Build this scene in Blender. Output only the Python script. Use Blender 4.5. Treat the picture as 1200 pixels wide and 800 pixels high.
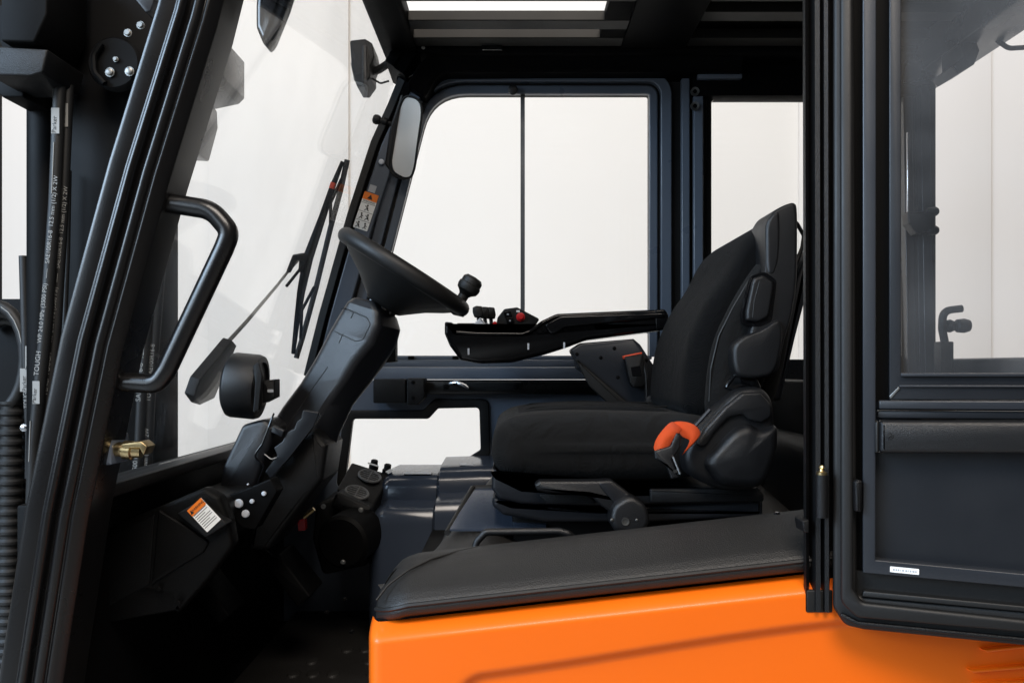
import bpy, bmesh, math, random
from mathutils import Vector, Matrix
random.seed(7)
S = bpy.context.scene
for o in list(bpy.data.objects): bpy.data.objects.remove(o)
C = S.collection
# ------------------------------------------------------------------ camera
F, DC, H = 950.0, 1.77, 1.70          # focal length (px of a 1200 px frame), camera distance to cab centre, eye height
cam = bpy.data.cameras.new('camera'); co = bpy.data.objects.new('camera', cam); C.objects.link(co)
co.location = (0, -DC, H); co.rotation_euler = (math.radians(90), 0, 0)
cam.sensor_width = 36; cam.lens = F/1200*36; cam.shift_y = 0.025; cam.clip_start = 0.05; cam.clip_end = 200
S.camera = co
# ------------------------------------------------------------------ light
wd = bpy.data.worlds.new('World'); S.world = wd; wd.use_nodes = True
bg = wd.node_tree.nodes['Background']; bg.inputs[0].default_value = (0.90, 0.95, 1.0, 1); bg.inputs[1].default_value = 0.04
def area(name, loc, target, sx, sy, power, col):
    l = bpy.data.lights.new(name, 'AREA'); l.shape = 'RECTANGLE'; l.size = sx; l.size_y = sy; l.energy = power; l.color = col
    o = bpy.data.objects.new(name, l); C.objects.link(o); o.location = loc
    o.rotation_euler = (Vector(target)-Vector(loc)).to_track_quat('-Z', 'Y').to_euler()
    return o
area('window_light', (-4.6, -4.4, 2.9), (0.1, 0, 1.6), 4.2, 2.6, 165, (0.74, 0.87, 1.0))
area('side_light', (-4.2, -2.4, 3.9), (0.1, 0.3, 1.7), 3.0, 2.2, 320, (0.58, 0.77, 1.0))
area('ceiling_light', (0.3, -3.3, 5.0), (0.2, -0.2, 1.4), 2.6, 1.4, 195, (1.0, 0.90, 0.80))
area('wall_light', (0, 2.0, 6.6), (0, 5.2, 2.4), 14.0, 0.8, 320, (1.0, 0.94, 0.88))
area('wall_light', (0, 2.2, 0.25), (0, 5.2, 2.2), 9.0, 0.5, 55, (1.0, 0.96, 0.92))
S.view_settings.view_transform = 'Standard'; S.view_settings.look = 'None'
S.view_settings.exposure = 0.0; S.view_settings.gamma = 1.0; S.view_settings.use_curve_mapping = False
S.render.engine = 'CYCLES'
# ------------------------------------------------------------------ materials
M = {}
def mat(name, col, rough=0.5, metal=0.0, spec=0.5, coat=0.0, coat_r=0.1, bump=0.0, scale=300.0, var=0.0, vscale=9.0, rvar=0.08, sheen=0.0, kind='noise', wrinkle=0.0):
    m = bpy.data.materials.new(name); m.use_nodes = True; M[name] = m
    nt = m.node_tree; b = nt.nodes['Principled BSDF']
    b.inputs['Base Color'].default_value = (*col, 1); b.inputs['Roughness'].default_value = rough
    b.inputs['Metallic'].default_value = metal; b.inputs['Specular IOR Level'].default_value = spec
    b.inputs['Coat Weight'].default_value = coat; b.inputs['Coat Roughness'].default_value = coat_r
    if sheen: b.inputs['Sheen Weight'].default_value = sheen; b.inputs['Sheen Roughness'].default_value = 0.5
    tc = nt.nodes.new('ShaderNodeTexCoord')
    n = nt.nodes.new('ShaderNodeTexNoise'); n.inputs['Scale'].default_value = vscale; n.inputs['Detail'].default_value = 5
    nt.links.new(tc.outputs['Object'], n.inputs['Vector'])
    if rvar:
        r = nt.nodes.new('ShaderNodeMapRange'); r.inputs[3].default_value = max(0.02, rough-rvar); r.inputs[4].default_value = rough+rvar
        nt.links.new(n.outputs['Fac'], r.inputs[0]); nt.links.new(r.outputs[0], b.inputs['Roughness'])
    if var:
        mx = nt.nodes.new('ShaderNodeMix'); mx.data_type = 'RGBA'
        mx.inputs[6].default_value = (*[c*(1-var) for c in col], 1); mx.inputs[7].default_value = (*[min(1, c*(1+var)) for c in col], 1)
        nt.links.new(n.outputs['Fac'], mx.inputs[0]); nt.links.new(mx.outputs[2], b.inputs['Base Color'])
    if bump:
        if kind == 'weave':
            t = nt.nodes.new('ShaderNodeTexWave'); t.inputs['Scale'].default_value = scale; t.inputs['Distortion'].default_value = 1.5; t.inputs['Detail'].default_value = 2
            t.bands_direction = 'DIAGONAL'; out = t.outputs['Fac']
        elif kind == 'cells':
            t = nt.nodes.new('ShaderNodeTexVoronoi'); t.inputs['Scale'].default_value = scale; out = t.outputs['Distance']
        else:
            t = nt.nodes.new('ShaderNodeTexNoise'); t.inputs['Scale'].default_value = scale; t.inputs['Detail'].default_value = 3; out = t.outputs['Fac']
        nt.links.new(tc.outputs['Object'], t.inputs['Vector'])
        bp = nt.nodes.new('ShaderNodeBump'); bp.inputs['Strength'].default_value = bump; bp.inputs['Distance'].default_value = 0.001
        nt.links.new(out, bp.inputs['Height']); nt.links.new(bp.outputs[0], b.inputs['Normal'])
        if wrinkle:
            w2 = nt.nodes.new('ShaderNodeTexNoise'); w2.inputs['Scale'].default_value = 13; w2.inputs['Detail'].default_value = 4; w2.inputs['Distortion'].default_value = 1.2
            nt.links.new(tc.outputs['Object'], w2.inputs['Vector'])
            b2 = nt.nodes.new('ShaderNodeBump'); b2.inputs['Strength'].default_value = wrinkle; b2.inputs['Distance'].default_value = 0.02
            nt.links.new(w2.outputs['Fac'], b2.inputs['Height']); nt.links.new(b2.outputs[0], bp.inputs['Normal'])
    return m
mat('paint', (0.0058, 0.0056, 0.0060), 0.29, bump=0.12, scale=420, rvar=0.10)
mat('slate', (0.0085, 0.0100, 0.0130), 0.38, bump=0.10, scale=420, rvar=0.10)
mat('anthracite', (0.018, 0.0205, 0.0255), 0.36, bump=0.1, scale=420, rvar=0.08)
mat('slate_lit', (0.120, 0.146, 0.190), 0.36, bump=0.08, scale=420, rvar=0.08)  # dark cab paint lightened to blue, cool window light put into the colour
mat('profile', (0.104, 0.122, 0.152), 0.30, bump=0.05, scale=500, rvar=0.08)  # far-side frames tinted pale blue to carry reflected daylight in the colour
mat('darkmetal', (0.0014, 0.0014, 0.0016), 0.6, spec=0.12, bump=0.1, scale=300)
mat('plastic', (0.0026, 0.0027, 0.0031), 0.46, spec=0.35, bump=0.5, scale=800, kind='cells')
mat('plastic_side', (0.0062, 0.0065, 0.0074), 0.40, bump=0.35, scale=900, kind='cells')
mat('leather', (0.0058, 0.0064, 0.0085), 0.34, spec=0.7, bump=0.35, scale=1000, kind='cells', rvar=0.12)
mat('roof_black', (0.0022, 0.0022, 0.0025), 0.55, spec=0.04, bump=0.1, scale=300)
mat('bar_paint', (0.011, 0.0105, 0.0092), 0.42, spec=0.2, bump=0.1, scale=300)
mat('gloss', (0.004, 0.004, 0.0045), 0.12, rvar=0.05)
mat('cowl', (0.032, 0.042, 0.062), 0.20, rvar=0.07, bump=0.05, scale=60)
mat('rubber', (0.0042, 0.0041, 0.0040), 0.55, bump=0.2, scale=260)
mat('mat_rubber', (0.0125, 0.0115, 0.0106), 0.50, bump=0.45, scale=520, kind='cells', rvar=0.08, var=0.12)
mat('fabric', (0.0042, 0.0039, 0.0037), 0.85, spec=0.2, bump=0.7, scale=260, kind='weave', sheen=0.03, wrinkle=0.45, var=0.3, vscale=30)
mat('fabric_center', (0.0024, 0.0025, 0.0028), 0.9, spec=0.12, bump=0.7, scale=200, kind='weave', sheen=0.02, wrinkle=0.35, var=0.3, vscale=30)
mat('cowl_black', (0.0012, 0.0012, 0.0013), 0.5, spec=0.15, bump=0.4, scale=800, kind='cells')
mat('orange', (0.92, 0.150, 0.003), 0.46, spec=0.35, coat=0.18, coat_r=0.16, bump=0.10, scale=520, rvar=0.09, var=0.02, vscale=5)
mat('belt', (0.85, 0.095, 0.012), 0.7, bump=0.9, scale=420, kind='weave')
mat('steel', (0.62, 0.62, 0.63), 0.25, metal=1.0, rvar=0.12)
mat('brass', (0.55, 0.42, 0.22), 0.3, metal=1.0, rvar=0.12)
mat('zinc', (0.26, 0.26, 0.25), 0.42, metal=1.0, rvar=0.12)
mat('white', (0.78, 0.77, 0.74), 0.5)
mat('cap_white', (0.62, 0.66, 0.72), 0.35)
mat('sticker', (0.90, 0.90, 0.88), 0.4)
mat('sticker_grey', (0.42, 0.44, 0.47), 0.45)
mat('sticker_orange', (0.85, 0.20, 0.012), 0.4)
mat('ink', (0.01, 0.01, 0.01), 0.6, rvar=0)
mat('hose_ink', (0.27, 0.27, 0.26), 0.7, rvar=0)
mat('red', (0.62, 0.012, 0.015), 0.3)
mat('red_orange', (0.72, 0.07, 0.02), 0.45)
mat('mirror', (0.80, 0.79, 0.76), 0.10, rvar=0.01)  # bright reflection painted as a pale base colour
mat('lens', (0.35, 0.36, 0.36), 0.15, metal=0.7, rvar=0.03)
mat('wall', (0.83, 0.80, 0.765), 0.9, spec=0.1, var=0.02, vscale=0.6)
mat('floor', (0.42, 0.41, 0.39), 0.35, var=0.12, vscale=2.0)
mat('vent_grey', (0.15, 0.15, 0.15), 0.5)
mat('strip', (0.10, 0.10, 0.10), 0.6, var=0.5, vscale=220)
def glassmat(name, tint, haze):
    m = bpy.data.materials.new(name); m.use_nodes = True; M[name] = m; nt = m.node_tree
    for n in list(nt.nodes): nt.nodes.remove(n)
    out = nt.nodes.new('ShaderNodeOutputMaterial'); tr = nt.nodes.new('ShaderNodeBsdfTransparent'); tr.inputs[0].default_value = (*tint, 1)
    gl = nt.nodes.new('ShaderNodeBsdfGlossy'); gl.inputs['Roughness'].default_value = 0.015
    lw_n = nt.nodes.new('ShaderNodeLayerWeight'); lw_n.inputs[0].default_value = 0.5
    pw = nt.nodes.new('ShaderNodeMath'); pw.operation = 'POWER'; pw.inputs[1].default_value = 5.0; nt.links.new(lw_n.outputs['Facing'], pw.inputs[0])
    fr = nt.nodes.new('ShaderNodeMath'); fr.operation = 'MULTIPLY_ADD'; fr.inputs[1].default_value = 0.55; fr.inputs[2].default_value = 0.022; nt.links.new(pw.outputs[0], fr.inputs[0])
    mx = nt.nodes.new('ShaderNodeMixShader'); nt.links.new(fr.outputs[0], mx.inputs[0]); nt.links.new(tr.outputs[0], mx.inputs[1]); nt.links.new(gl.outputs[0], mx.inputs[2])
    df = nt.nodes.new('ShaderNodeBsdfDiffuse'); df.inputs[0].default_value = (0.8, 0.82, 0.85, 1)     # smears plus a veil of reflected light, painted as pale film
    tc = nt.nodes.new('ShaderNodeTexCoord'); nz = nt.nodes.new('ShaderNodeTexNoise'); nz.inputs['Scale'].default_value = 3.0; nz.inputs['Detail'].default_value = 6
    nt.links.new(tc.outputs['Object'], nz.inputs['Vector'])
    mr = nt.nodes.new('ShaderNodeMapRange'); mr.inputs[1].default_value = 0.38; mr.inputs[2].default_value = 0.7; mr.inputs[3].default_value = haze*0.2; mr.inputs[4].default_value = haze*2.0
    nt.links.new(nz.outputs['Fac'], mr.inputs[0])
    m2 = nt.nodes.new('ShaderNodeMixShader'); nt.links.new(mr.outputs[0], m2.inputs[0]); nt.links.new(mx.outputs[0], m2.inputs[1]); nt.links.new(df.outputs[0], m2.inputs[2])
    nt.links.new(m2.outputs[0], out.inputs[0])
glassmat('glass', (0.97, 0.97, 0.965), 0.006)
glassmat('glass_front', (0.965, 0.965, 0.96), 0.022)
glassmat('glass_door', (0.985, 0.985, 0.99), 0.027)
# ------------------------------------------------------------------ helpers
def W(px, py, d):
    k = (DC+d)/F
    return Vector(((px-600)*k, d, H-(py-430)*k))
def obj(name, me, m, parent=None):
    o = bpy.data.objects.new(name, me); C.objects.link(o); me.materials.append(M[m] if isinstance(m, str) else m)
    if parent: o.parent = parent
    return o
def fin(name, bm, m, parent=None, ang=32):
    bmesh.ops.recalc_face_normals(bm, faces=bm.faces[:])
    me = bpy.data.meshes.new(name); bm.to_mesh(me); bm.free()
    for p in me.polygons: p.use_smooth = True
    me.set_sharp_from_angle(angle=math.radians(ang))
    return obj(name, me, m, parent)
def fillet(pts, n=8):
    """pts: 2D/3D tuples with a trailing radius handled outside -> list of (Vector, r)"""
    out = []; N = len(pts)
    for i in range(N):
        p, r = pts[i]; a = pts[i-1][0]; b = pts[(i+1) % N][0]
        if r <= 0: out.append(p); continue
        u = (a-p); v = (b-p); lu, lv = u.length, v.length
        if lu < 1e-9 or lv < 1e-9: out.append(p); continue
        u /= lu; v /= lv; c = max(-1, min(1, u.dot(v))); th = math.acos(c)
        if th > math.pi-0.05: out.append(p); continue
        t = min(r/math.tan(th/2), lu*0.49, lv*0.49)
        A = p+u*t; B = p+v*t
        for k in range(n+1):
            s = k/n; out.append(A*(1-s)**2 + p*2*s*(1-s) + B*s*s)
    return out
def slab(name, pts, ext, m, parent=None, bev=0.0, seg=3, r=0.0, holes=(), ang=32, rn=8):
    """planar outline (3D points or (point, radius)) pushed along ext, both rims bevelled"""
    def prep(L):
        return fillet([(q if isinstance(q, tuple) else (q, r)) for q in L], rn)
    bm = bmesh.new(); ed = []
    loops = [prep(pts)]+[prep(h) for h in holes]
    for L in loops:
        vs = [bm.verts.new(p) for p in L]
        if not holes: bm.faces.new(vs)
        else: ed += [bm.edges.new((vs[i], vs[(i+1) % len(vs)])) for i in range(len(vs))]
    if holes: bmesh.ops.triangle_fill(bm, use_beauty=True, use_dissolve=False, edges=ed)
    res = bmesh.ops.extrude_face_region(bm, geom=bm.faces[:], use_keep_orig=True)
    bmesh.ops.translate(bm, vec=ext, verts=[e for e in res['geom'] if isinstance(e, bmesh.types.BMVert)])
    bmesh.ops.recalc_face_normals(bm, faces=bm.faces[:])
    if bev > 0:
        el = [e for e in bm.edges if len(e.link_faces) == 2 and e.calc_face_angle(0) > math.radians(50)]
        bmesh.ops.bevel(bm, geom=el, offset=bev, segments=seg, profile=0.5, affect='EDGES', clamp_overlap=(r == 0))
    return fin(name, bm, m, parent, ang)
def fillet_pts(L): return [(p, 0) for p in fillet(L, 2)]
def chaikin(P, it=3, k=0.22):
    for _ in range(it):
        Q = []
        for i in range(len(P)):
            a, b = P[i], P[(i+1) % len(P)]; Q += [a.lerp(b, k), a.lerp(b, 1-k)]
        P = Q
    return P
def pillow(name, pts, d, y0, y1, b, m, parent=None, n=8, it=3, k=0.22, bulge=0.0):
    """soft body: side outline at depth d, spanning y0..y1 with rims rounded by b"""
    P = [W(q[0], q[1], d) for q in pts]; P = chaikin([Vector((p.x, 0, p.z)) for p in P], it, k)
    xs = [p.x for p in P]; zs = [p.z for p in P]; cx, cz = (min(xs)+max(xs))/2, (min(zs)+max(zs))/2
    hx, hz = (max(xs)-min(xs))/2, (max(zs)-min(zs))/2
    lay = [(y0+b*(1-math.sin(math.pi/2*i/n)), b*(1-math.cos(math.pi/2*i/n))) for i in range(n, -1, -1)]
    lay = [(y, ins) for y, ins in [(y0+b*(1-math.cos(a)), b*(1-math.sin(a))) for a in [math.pi/2*i/n for i in range(n+1)]]]
    lay += [(y1+y0-y, ins) for y, ins in reversed(lay)]
    secs = [[Vector((cx+(p.x-cx)*(1-min(.9, ins/hx)), y, cz+(p.z-cz)*(1-min(.9, ins/hz)))) for p in P] for y, ins in lay]
    # flat side faces get two inner rings so that they dome slightly
    if bulge:
        for sgn, s0 in ((-1, secs[0]), (1, secs[-1])):
            c = Vector((cx, s0[0].y, cz)); rings = [[c.lerp(p, f)+Vector((0, sgn*bulge*(1-f*f), 0)) for p in s0] for f in (0.8, 0.5, 0.2)]
            secs = rings[::-1]+secs if sgn < 0 else secs+rings
    return loft(name, secs, m, parent, 50)
SOFT = ('plastic_side', 'gloss', 'leather')
def prism(name, pts, d, y0, y1, m, parent=None, r=0.0, bev=0.0, seg=3, holes=(), ang=32):
    """side outline given where it shows at depth d; the body runs across the truck from y0 to y1"""
    def cv(L):
        out = []
        r_ = r if r or m not in ('fabric', 'fabric_center', 'plastic_side', 'gloss', 'leather') else 7
        for q in L:
            p = W(q[0], q[1], d); p.y = y0
            out.append((p, q[2]*(DC+d)/F if len(q) > 2 else r_*(DC+d)/F))
        if m in SOFT:
            return [(p, 0.0) for p in chaikin([p for p, _ in fillet_pts(out)], 2, 0.2)]
        return out
    return slab(name, cv(pts), Vector((0, y1-y0, 0)), m, parent, bev, seg, max(r, 0.001), [cv(h) for h in holes], 36 if m in SOFT else ang)
def box(name, x, y, z, m, parent=None, bev=0.003, seg=2):
    bm = bmesh.new(); bmesh.ops.create_cube(bm, size=1)
    for v in bm.verts: v.co = Vector(((x[0]+x[1])/2+v.co.x*(x[1]-x[0]), (y[0]+y[1])/2+v.co.y*(y[1]-y[0]), (z[0]+z[1])/2+v.co.z*(z[1]-z[0])))
    if bev: bmesh.ops.bevel(bm, geom=bm.edges[:], offset=bev, segments=seg, profile=0.5, affect='EDGES', clamp_overlap=True)
    return fin(name, bm, m, parent)
def path_fillet(pts, r, n=6):
    out = [pts[0]]
    for i in range(1, len(pts)-1):
        a, p, b = pts[i-1], pts[i], pts[i+1]; u = a-p; v = b-p; lu, lv = u.length, v.length; u = u/lu; v = v/lv
        th = math.acos(max(-1, min(1, u.dot(v))))
        if th > math.pi-0.03 or r <= 0: out.append(p); continue
        t = min(r/math.tan(th/2), lu*0.49, lv*0.49); A = p+u*t; B = p+v*t
        for k in range(n+1):
            s = k/n; out.append(A*(1-s)**2+p*2*s*(1-s)+B*s*s)
    return out+[pts[-1]]
def tube(name, pts, rad, m, parent=None, fr=0.0, n=12, closed=False, flat=1.0, up=None):
    P = path_fillet([Vector(p) for p in pts], fr) if fr else [Vector(p) for p in pts]
    bm = bmesh.new(); rings = []; N = len(P); prev = None
    for i in range(N):
        if closed: t = P[(i+1) % N]-P[i-1]
        else: t = P[min(i+1, N-1)]-P[max(i-1, 0)]
        t.normalize()
        if prev is None:
            ref = Vector(up) if up else (Vector((0, 1, 0)) if abs(t.y) < 0.9 else Vector((0, 0, 1)))
        else: ref = prev
        a = (ref-t*ref.dot(t)).normalized(); b = t.cross(a); prev = a
        rr = rad[i] if isinstance(rad, (list, tuple)) else rad
        rings.append([bm.verts.new(P[i]+(a*math.cos(2*math.pi*k/n)+b*flat*math.sin(2*math.pi*k/n))*rr) for k in range(n)])
    for i in range(N if closed else N-1):
        A, B = rings[i], rings[(i+1) % N]
        for k in range(n): bm.faces.new((A[k], A[(k+1) % n], B[(k+1) % n], B[k]))
    if not closed: bm.faces.new(rings[0][::-1]); bm.faces.new(rings[-1])
    return fin(name, bm, m, parent, 40)
def lathe(name, prof, org, axis, m, parent=None, n=32, ang=32):
    axis = Vector(axis).normalized(); ref = Vector((0, 1, 0)) if abs(axis.y) < 0.9 else Vector((1, 0, 0))
    a = (ref-axis*ref.dot(axis)).normalized(); b = axis.cross(a); bm = bmesh.new(); rings = []
    for r, h in prof:
        if r < 1e-6: rings.append([bm.verts.new(org+axis*h)])
        else: rings.append([bm.verts.new(org+axis*h+(a*math.cos(2*math.pi*k/n)+b*math.sin(2*math.pi*k/n))*r) for k in range(n)])
    for A, B in zip(rings, rings[1:]):
        if len(A) == 1 and len(B) == 1: continue
        for k in range(n):
            k2 = (k+1) % n
            if len(A) == 1: bm.faces.new((A[0], B[k], B[k2]))
            elif len(B) == 1: bm.faces.new((A[k], A[k2], B[0]))
            else: bm.faces.new((A[k], A[k2], B[k2], B[k]))
    if len(rings[0]) > 1: bm.faces.new(rings[0][::-1])
    if len(rings[-1]) > 1: bm.faces.new(rings[-1])
    return fin(name, bm, m, parent, ang)
def sweep(name, path, prof, d, m, parent=None, closed=False, ang=28):
    """profile (u across the path in the side plane, v = depth) swept along a path seen at depth d"""
    P = [W(a, b, d) for a, b in path]; P = [Vector((p.x, p.z)) for p in P]; N = len(P); bm = bmesh.new(); rings = []
    for i in range(N):
        if closed: t0 = (P[i]-P[i-1]).normalized(); t1 = (P[(i+1) % N]-P[i]).normalized()
        else:
            t0 = (P[i]-P[i-1]).normalized() if i > 0 else (P[1]-P[0]).normalized(); t1 = (P[i+1]-P[i]).normalized() if i < N-1 else t0
        n0 = Vector((-t0.y, t0.x)); n1 = Vector((-t1.y, t1.x)); nn = (n0+n1).normalized(); sc = 1/max(0.3, nn.dot(n0))
        rings.append([bm.verts.new((P[i].x+nn.x*u*sc, d+v, P[i].y+nn.y*u*sc)) for u, v in prof])
    k = len(prof)
    for i in range(N if closed else N-1):
        A, B = rings[i], rings[(i+1) % N]
        for j in range(k): bm.faces.new((A[j], A[(j+1) % k], B[(j+1) % k], B[j]))
    if not closed: bm.faces.new(rings[0][::-1]); bm.faces.new(rings[-1])
    o = fin(name, bm, m, parent, ang)
    md = o.modifiers.new('bevel', 'BEVEL'); md.width = 0.0016; md.segments = 2; md.limit_method = 'ANGLE'; md.angle_limit = math.radians(35)
    return o
def round2(pts, n=8):
    """px path with per-corner radius: [(x,y,r)] open"""
    out = [Vector(pts[0][:2])]
    for i in range(1, len(pts)-1):
        a, p, b = Vector(pts[i-1][:2]), Vector(pts[i][:2]), Vector(pts[i+1][:2]); r = pts[i][2]
        if r <= 0: out.append(p); continue
        u = (a-p); v = (b-p); lu, lv = u.length, v.length; u /= lu; v /= lv; th = math.acos(max(-1, min(1, u.dot(v))))
        t = min(r/math.tan(th/2), lu*.49, lv*.49); A = p+u*t; B = p+v*t
        for k in range(n+1):
            s = k/n; out.append(A*(1-s)**2+p*2*s*(1-s)+B*s*s)
    out.append(Vector(pts[-1][:2])); return [(q.x, q.y) for q in out]
def loft(name, secs, m, parent=None, ang=32, cap=True):
    bm = bmesh.new(); R = [[bm.verts.new(p) for p in s] for s in secs]; k = len(secs[0])
    for A, B in zip(R, R[1:]):
        for j in range(k): bm.faces.new((A[j], A[(j+1) % k], B[(j+1) % k], B[j]))
    if cap: bm.faces.new(R[0][::-1]); bm.faces.new(R[-1])
    return fin(name, bm, m, parent, ang)
def grid(name, nu, nv, f, m, parent=None, ang=40, thick=0.0):
    bm = bmesh.new(); V = [[bm.verts.new(f(i/nu, j/nv)) for j in range(nv+1)] for i in range(nu+1)]
    for i in range(nu):
        for j in range(nv): bm.faces.new((V[i][j], V[i+1][j], V[i+1][j+1], V[i][j+1]))
    o = fin(name, bm, m, parent, ang)
    if thick:
        md = o.modifiers.new('thickness', 'SOLIDIFY'); md.thickness = thick; md.offset = -1
    return o
def text(name, s, org, ux, uy, size, m, parent, align='LEFT'):
    cu = bpy.data.curves.new(name, 'FONT'); cu.body = s; cu.size = size; cu.align_x = align; cu.align_y = 'CENTER'; cu.extrude = 0.00015
    t = bpy.data.objects.new(name, cu); C.objects.link(t)
    me = bpy.data.meshes.new_from_object(t.evaluated_get(bpy.context.evaluated_depsgraph_get()))
    bpy.data.objects.remove(t)
    ux = Vector(ux).normalized(); uy = Vector(uy); uy = (uy-ux*uy.dot(ux)).normalized(); uz = ux.cross(uy)
    mt = Matrix((ux, uy, uz)).transposed().to_4x4(); mt.translation = org
    me.transform(mt); me.materials.clear(); me.name = name
    return obj(name, me, m, parent)
def plate(name, org, ux, uy, w, h, m, parent, t=0.0012, r=0.002, off=0.0):
    """thin label: org = top-left corner, ux right, uy down"""
    ux = Vector(ux).normalized(); uy = Vector(uy); uy = (uy-ux*uy.dot(ux)).normalized(); nz = ux.cross(uy)   # nz points into the surface
    o = org-nz*off
    return slab(name, [o, o+ux*w, o+ux*w+uy*h, o+uy*h], -nz*t, m, parent, 0, r=r)
def bolt(parent, p, axis, r=0.008, h=0.006, m='darkmetal', name='bolt', n=6):
    return lathe(name, [(r*1.35, 0), (r*1.35, h*0.25), (r, h*0.26), (r, h*0.9), (r*0.85, h), (0, h)], Vector(p), axis, m, parent, n=12 if n == 6 else n)
TOWARD = Vector((0, -1, 0))
# ------------------------------------------------------------------ setting
def struct(o): o['kind'] = 'structure'; return o
struct(box('floor', (-12, 12), (-9, 5.4), (-0.12, 0), 'floor', bev=0))
wl = struct(box('wall', (-12, 12), (5.2, 5.4), (0, 7.5), 'wall', bev=0))
for x0, x1 in ((2.46, 4.1), (4.55, 6.4), (-2.6, -1.4)): box('wall_panel', (x0, x1), (5.165, 5.199), (0.02, 7.4), 'wall', wl, 0.004)
truck = bpy.data.objects.new('forklift', None); C.objects.link(truck)
truck['label'] = 'black and orange forklift cab with its glazed door swung open, seat and steering wheel showing'
truck['category'] = 'forklift'
# ------------------------------------------------------------------ far side: door frame, pillars, sill
YF = 0.60
far_open = [(428, 416), (507, 112), (760, 112), (760, 416)]
arc = round2([(428, 418, 0), (507, 112, 52), (760, 112, 3), (760, 418, 0)])
def strip(u0, u1, v, dep=0.02): return [(u0, v+dep), (u0, v+0.002), (u0+0.002, v), (u1-0.002, v), (u1, v+0.002), (u1, v+dep)]
sd = sweep('side_door', arc, [(0, 0.02), (0, -0.002), (0.068, -0.002), (0.068, 0.02)], YF, 'rubber', truck)
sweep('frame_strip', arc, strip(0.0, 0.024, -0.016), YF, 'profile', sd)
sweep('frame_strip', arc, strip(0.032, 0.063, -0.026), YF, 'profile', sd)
sd['label'] = 'closed far side door frame of ribbed dark aluminium profile'
prism('window_pane', [(424, 420), (505, 108, 50), (764, 108), (764, 420)], YF+0.012, YF+0.008, YF+0.013, 'glass', sd)
box('sliding_seal', (W(610, 0, YF).x, W(615, 0, YF).x), (YF-0.004, YF+0.006), (W(0, 418, YF).z, W(0, 110, YF).z), 'strip', sd, 0)
# bottom sill rails of the far door
def rail(name, y0p, y1p, da, db, x0, x1, m, par, bev=0.003):
    return box(name, (W(x0, 0, da).x, W(x1, 0, da).x), (da, db), (W(0, y1p, da).z, W(0, y0p, da).z), m, par, bev)
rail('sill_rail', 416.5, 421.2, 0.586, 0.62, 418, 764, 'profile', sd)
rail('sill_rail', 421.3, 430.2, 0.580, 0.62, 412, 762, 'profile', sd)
rail('sill_rail', 430.3, 444.4, 0.573, 0.62, 404, 790, 'slate_lit', sd)
for x in (478, 530, 595): rail('clip', 417, 421, 0.578, 0.588, x, x+7, 'darkmetal', sd, 0.001)
# lower door panel with its glazed cut-out
lw = [(415, 490, 5), (503, 490, 5), (514, 478, 5), (562, 477, 5), (563.5, 526, 5), (540, 541, 4), (470, 562, 4), (407, 556, 5)]
lw_o = [(404, 480, 8), (497, 480, 8), (510, 467, 10), (573, 467, 9), (575, 532, 9), (545, 552, 4), (470, 575, 4), (396, 570, 8)]
lp = prism('door_panel', [(366, 445.5), (800, 445.5), (800, 740), (290, 740), (310, 600)], YF, 0.575, 0.60, 'slate_lit', truck, holes=[lw_o])
prism('window_seal', lw_o, YF-0.01, 0.566, 0.592, 'rubber', lp, holes=[lw], bev=0.003)
prism('window_pane', lw_o, YF, 0.584, 0.588, 'glass', lp)
rail('latch_rail', 445, 446.2, 0.545, 0.575, 438, 790, 'slate', lp, 0.0005)
rail('latch_rail', 446.8, 462, 0.535, 0.575, 438, 790, 'paint', lp)
lb = prism('latch_box', [(438, 444), (476, 444), (476, 472), (438, 472)], 0.50, 0.49, 0.56, 'plastic', lp, r=2, bev=0.003)
lb2 = prism('latch_cover', [(477.5, 443, 2), (498, 443, 2), (498, 466, 2), (490, 474, 2), (477.5, 474, 2)], 0.50, 0.485, 0.56, 'plastic', lp, bev=0.003)
for y in (448, 466): bolt(lp, W(484, y, 0.485), TOWARD, 0.004, 0.003)
prism('handle_plate', [(519, 447), (611, 447), (611, 458), (519, 458)], 0.53, 0.528, 0.536, 'plastic', lp, r=3, bev=0.002)
tube('latch_lever', [W(527, 449, 0.525), W(536, 448.5, 0.512), W(545, 452, 0.505), W(549, 455, 0.508)], [0.004, 0.006, 0.005, 0.003], 'steel', lp, n=8)
for x in (523, 605): bolt(lp, W(x, 453, 0.528), TOWARD, 0.006, 0.003)
# far front pillar
fpth = [(366, 440), (383, 372), (416, 255), (443, 172), (463, 128), (476, 96)]
fp = sweep('front_pillar', fpth, [(0.006, 0.05), (0.006, -0.02), (-0.085, -0.02), (-0.085, 0.05)], YF, 'rubber', truck)
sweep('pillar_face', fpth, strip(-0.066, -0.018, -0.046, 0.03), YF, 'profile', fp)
fp['label'] = 'far front pillar carrying an orange and white warning label'
sweep('pillar_seal', [(363, 440), (380, 372), (413, 255), (440, 172), (460, 128), (472, 98)], [(0.006, 0.02), (0.006, -0.05), (-0.016, -0.052), (-0.018, 0.02)], YF, 'rubber', fp)
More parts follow.
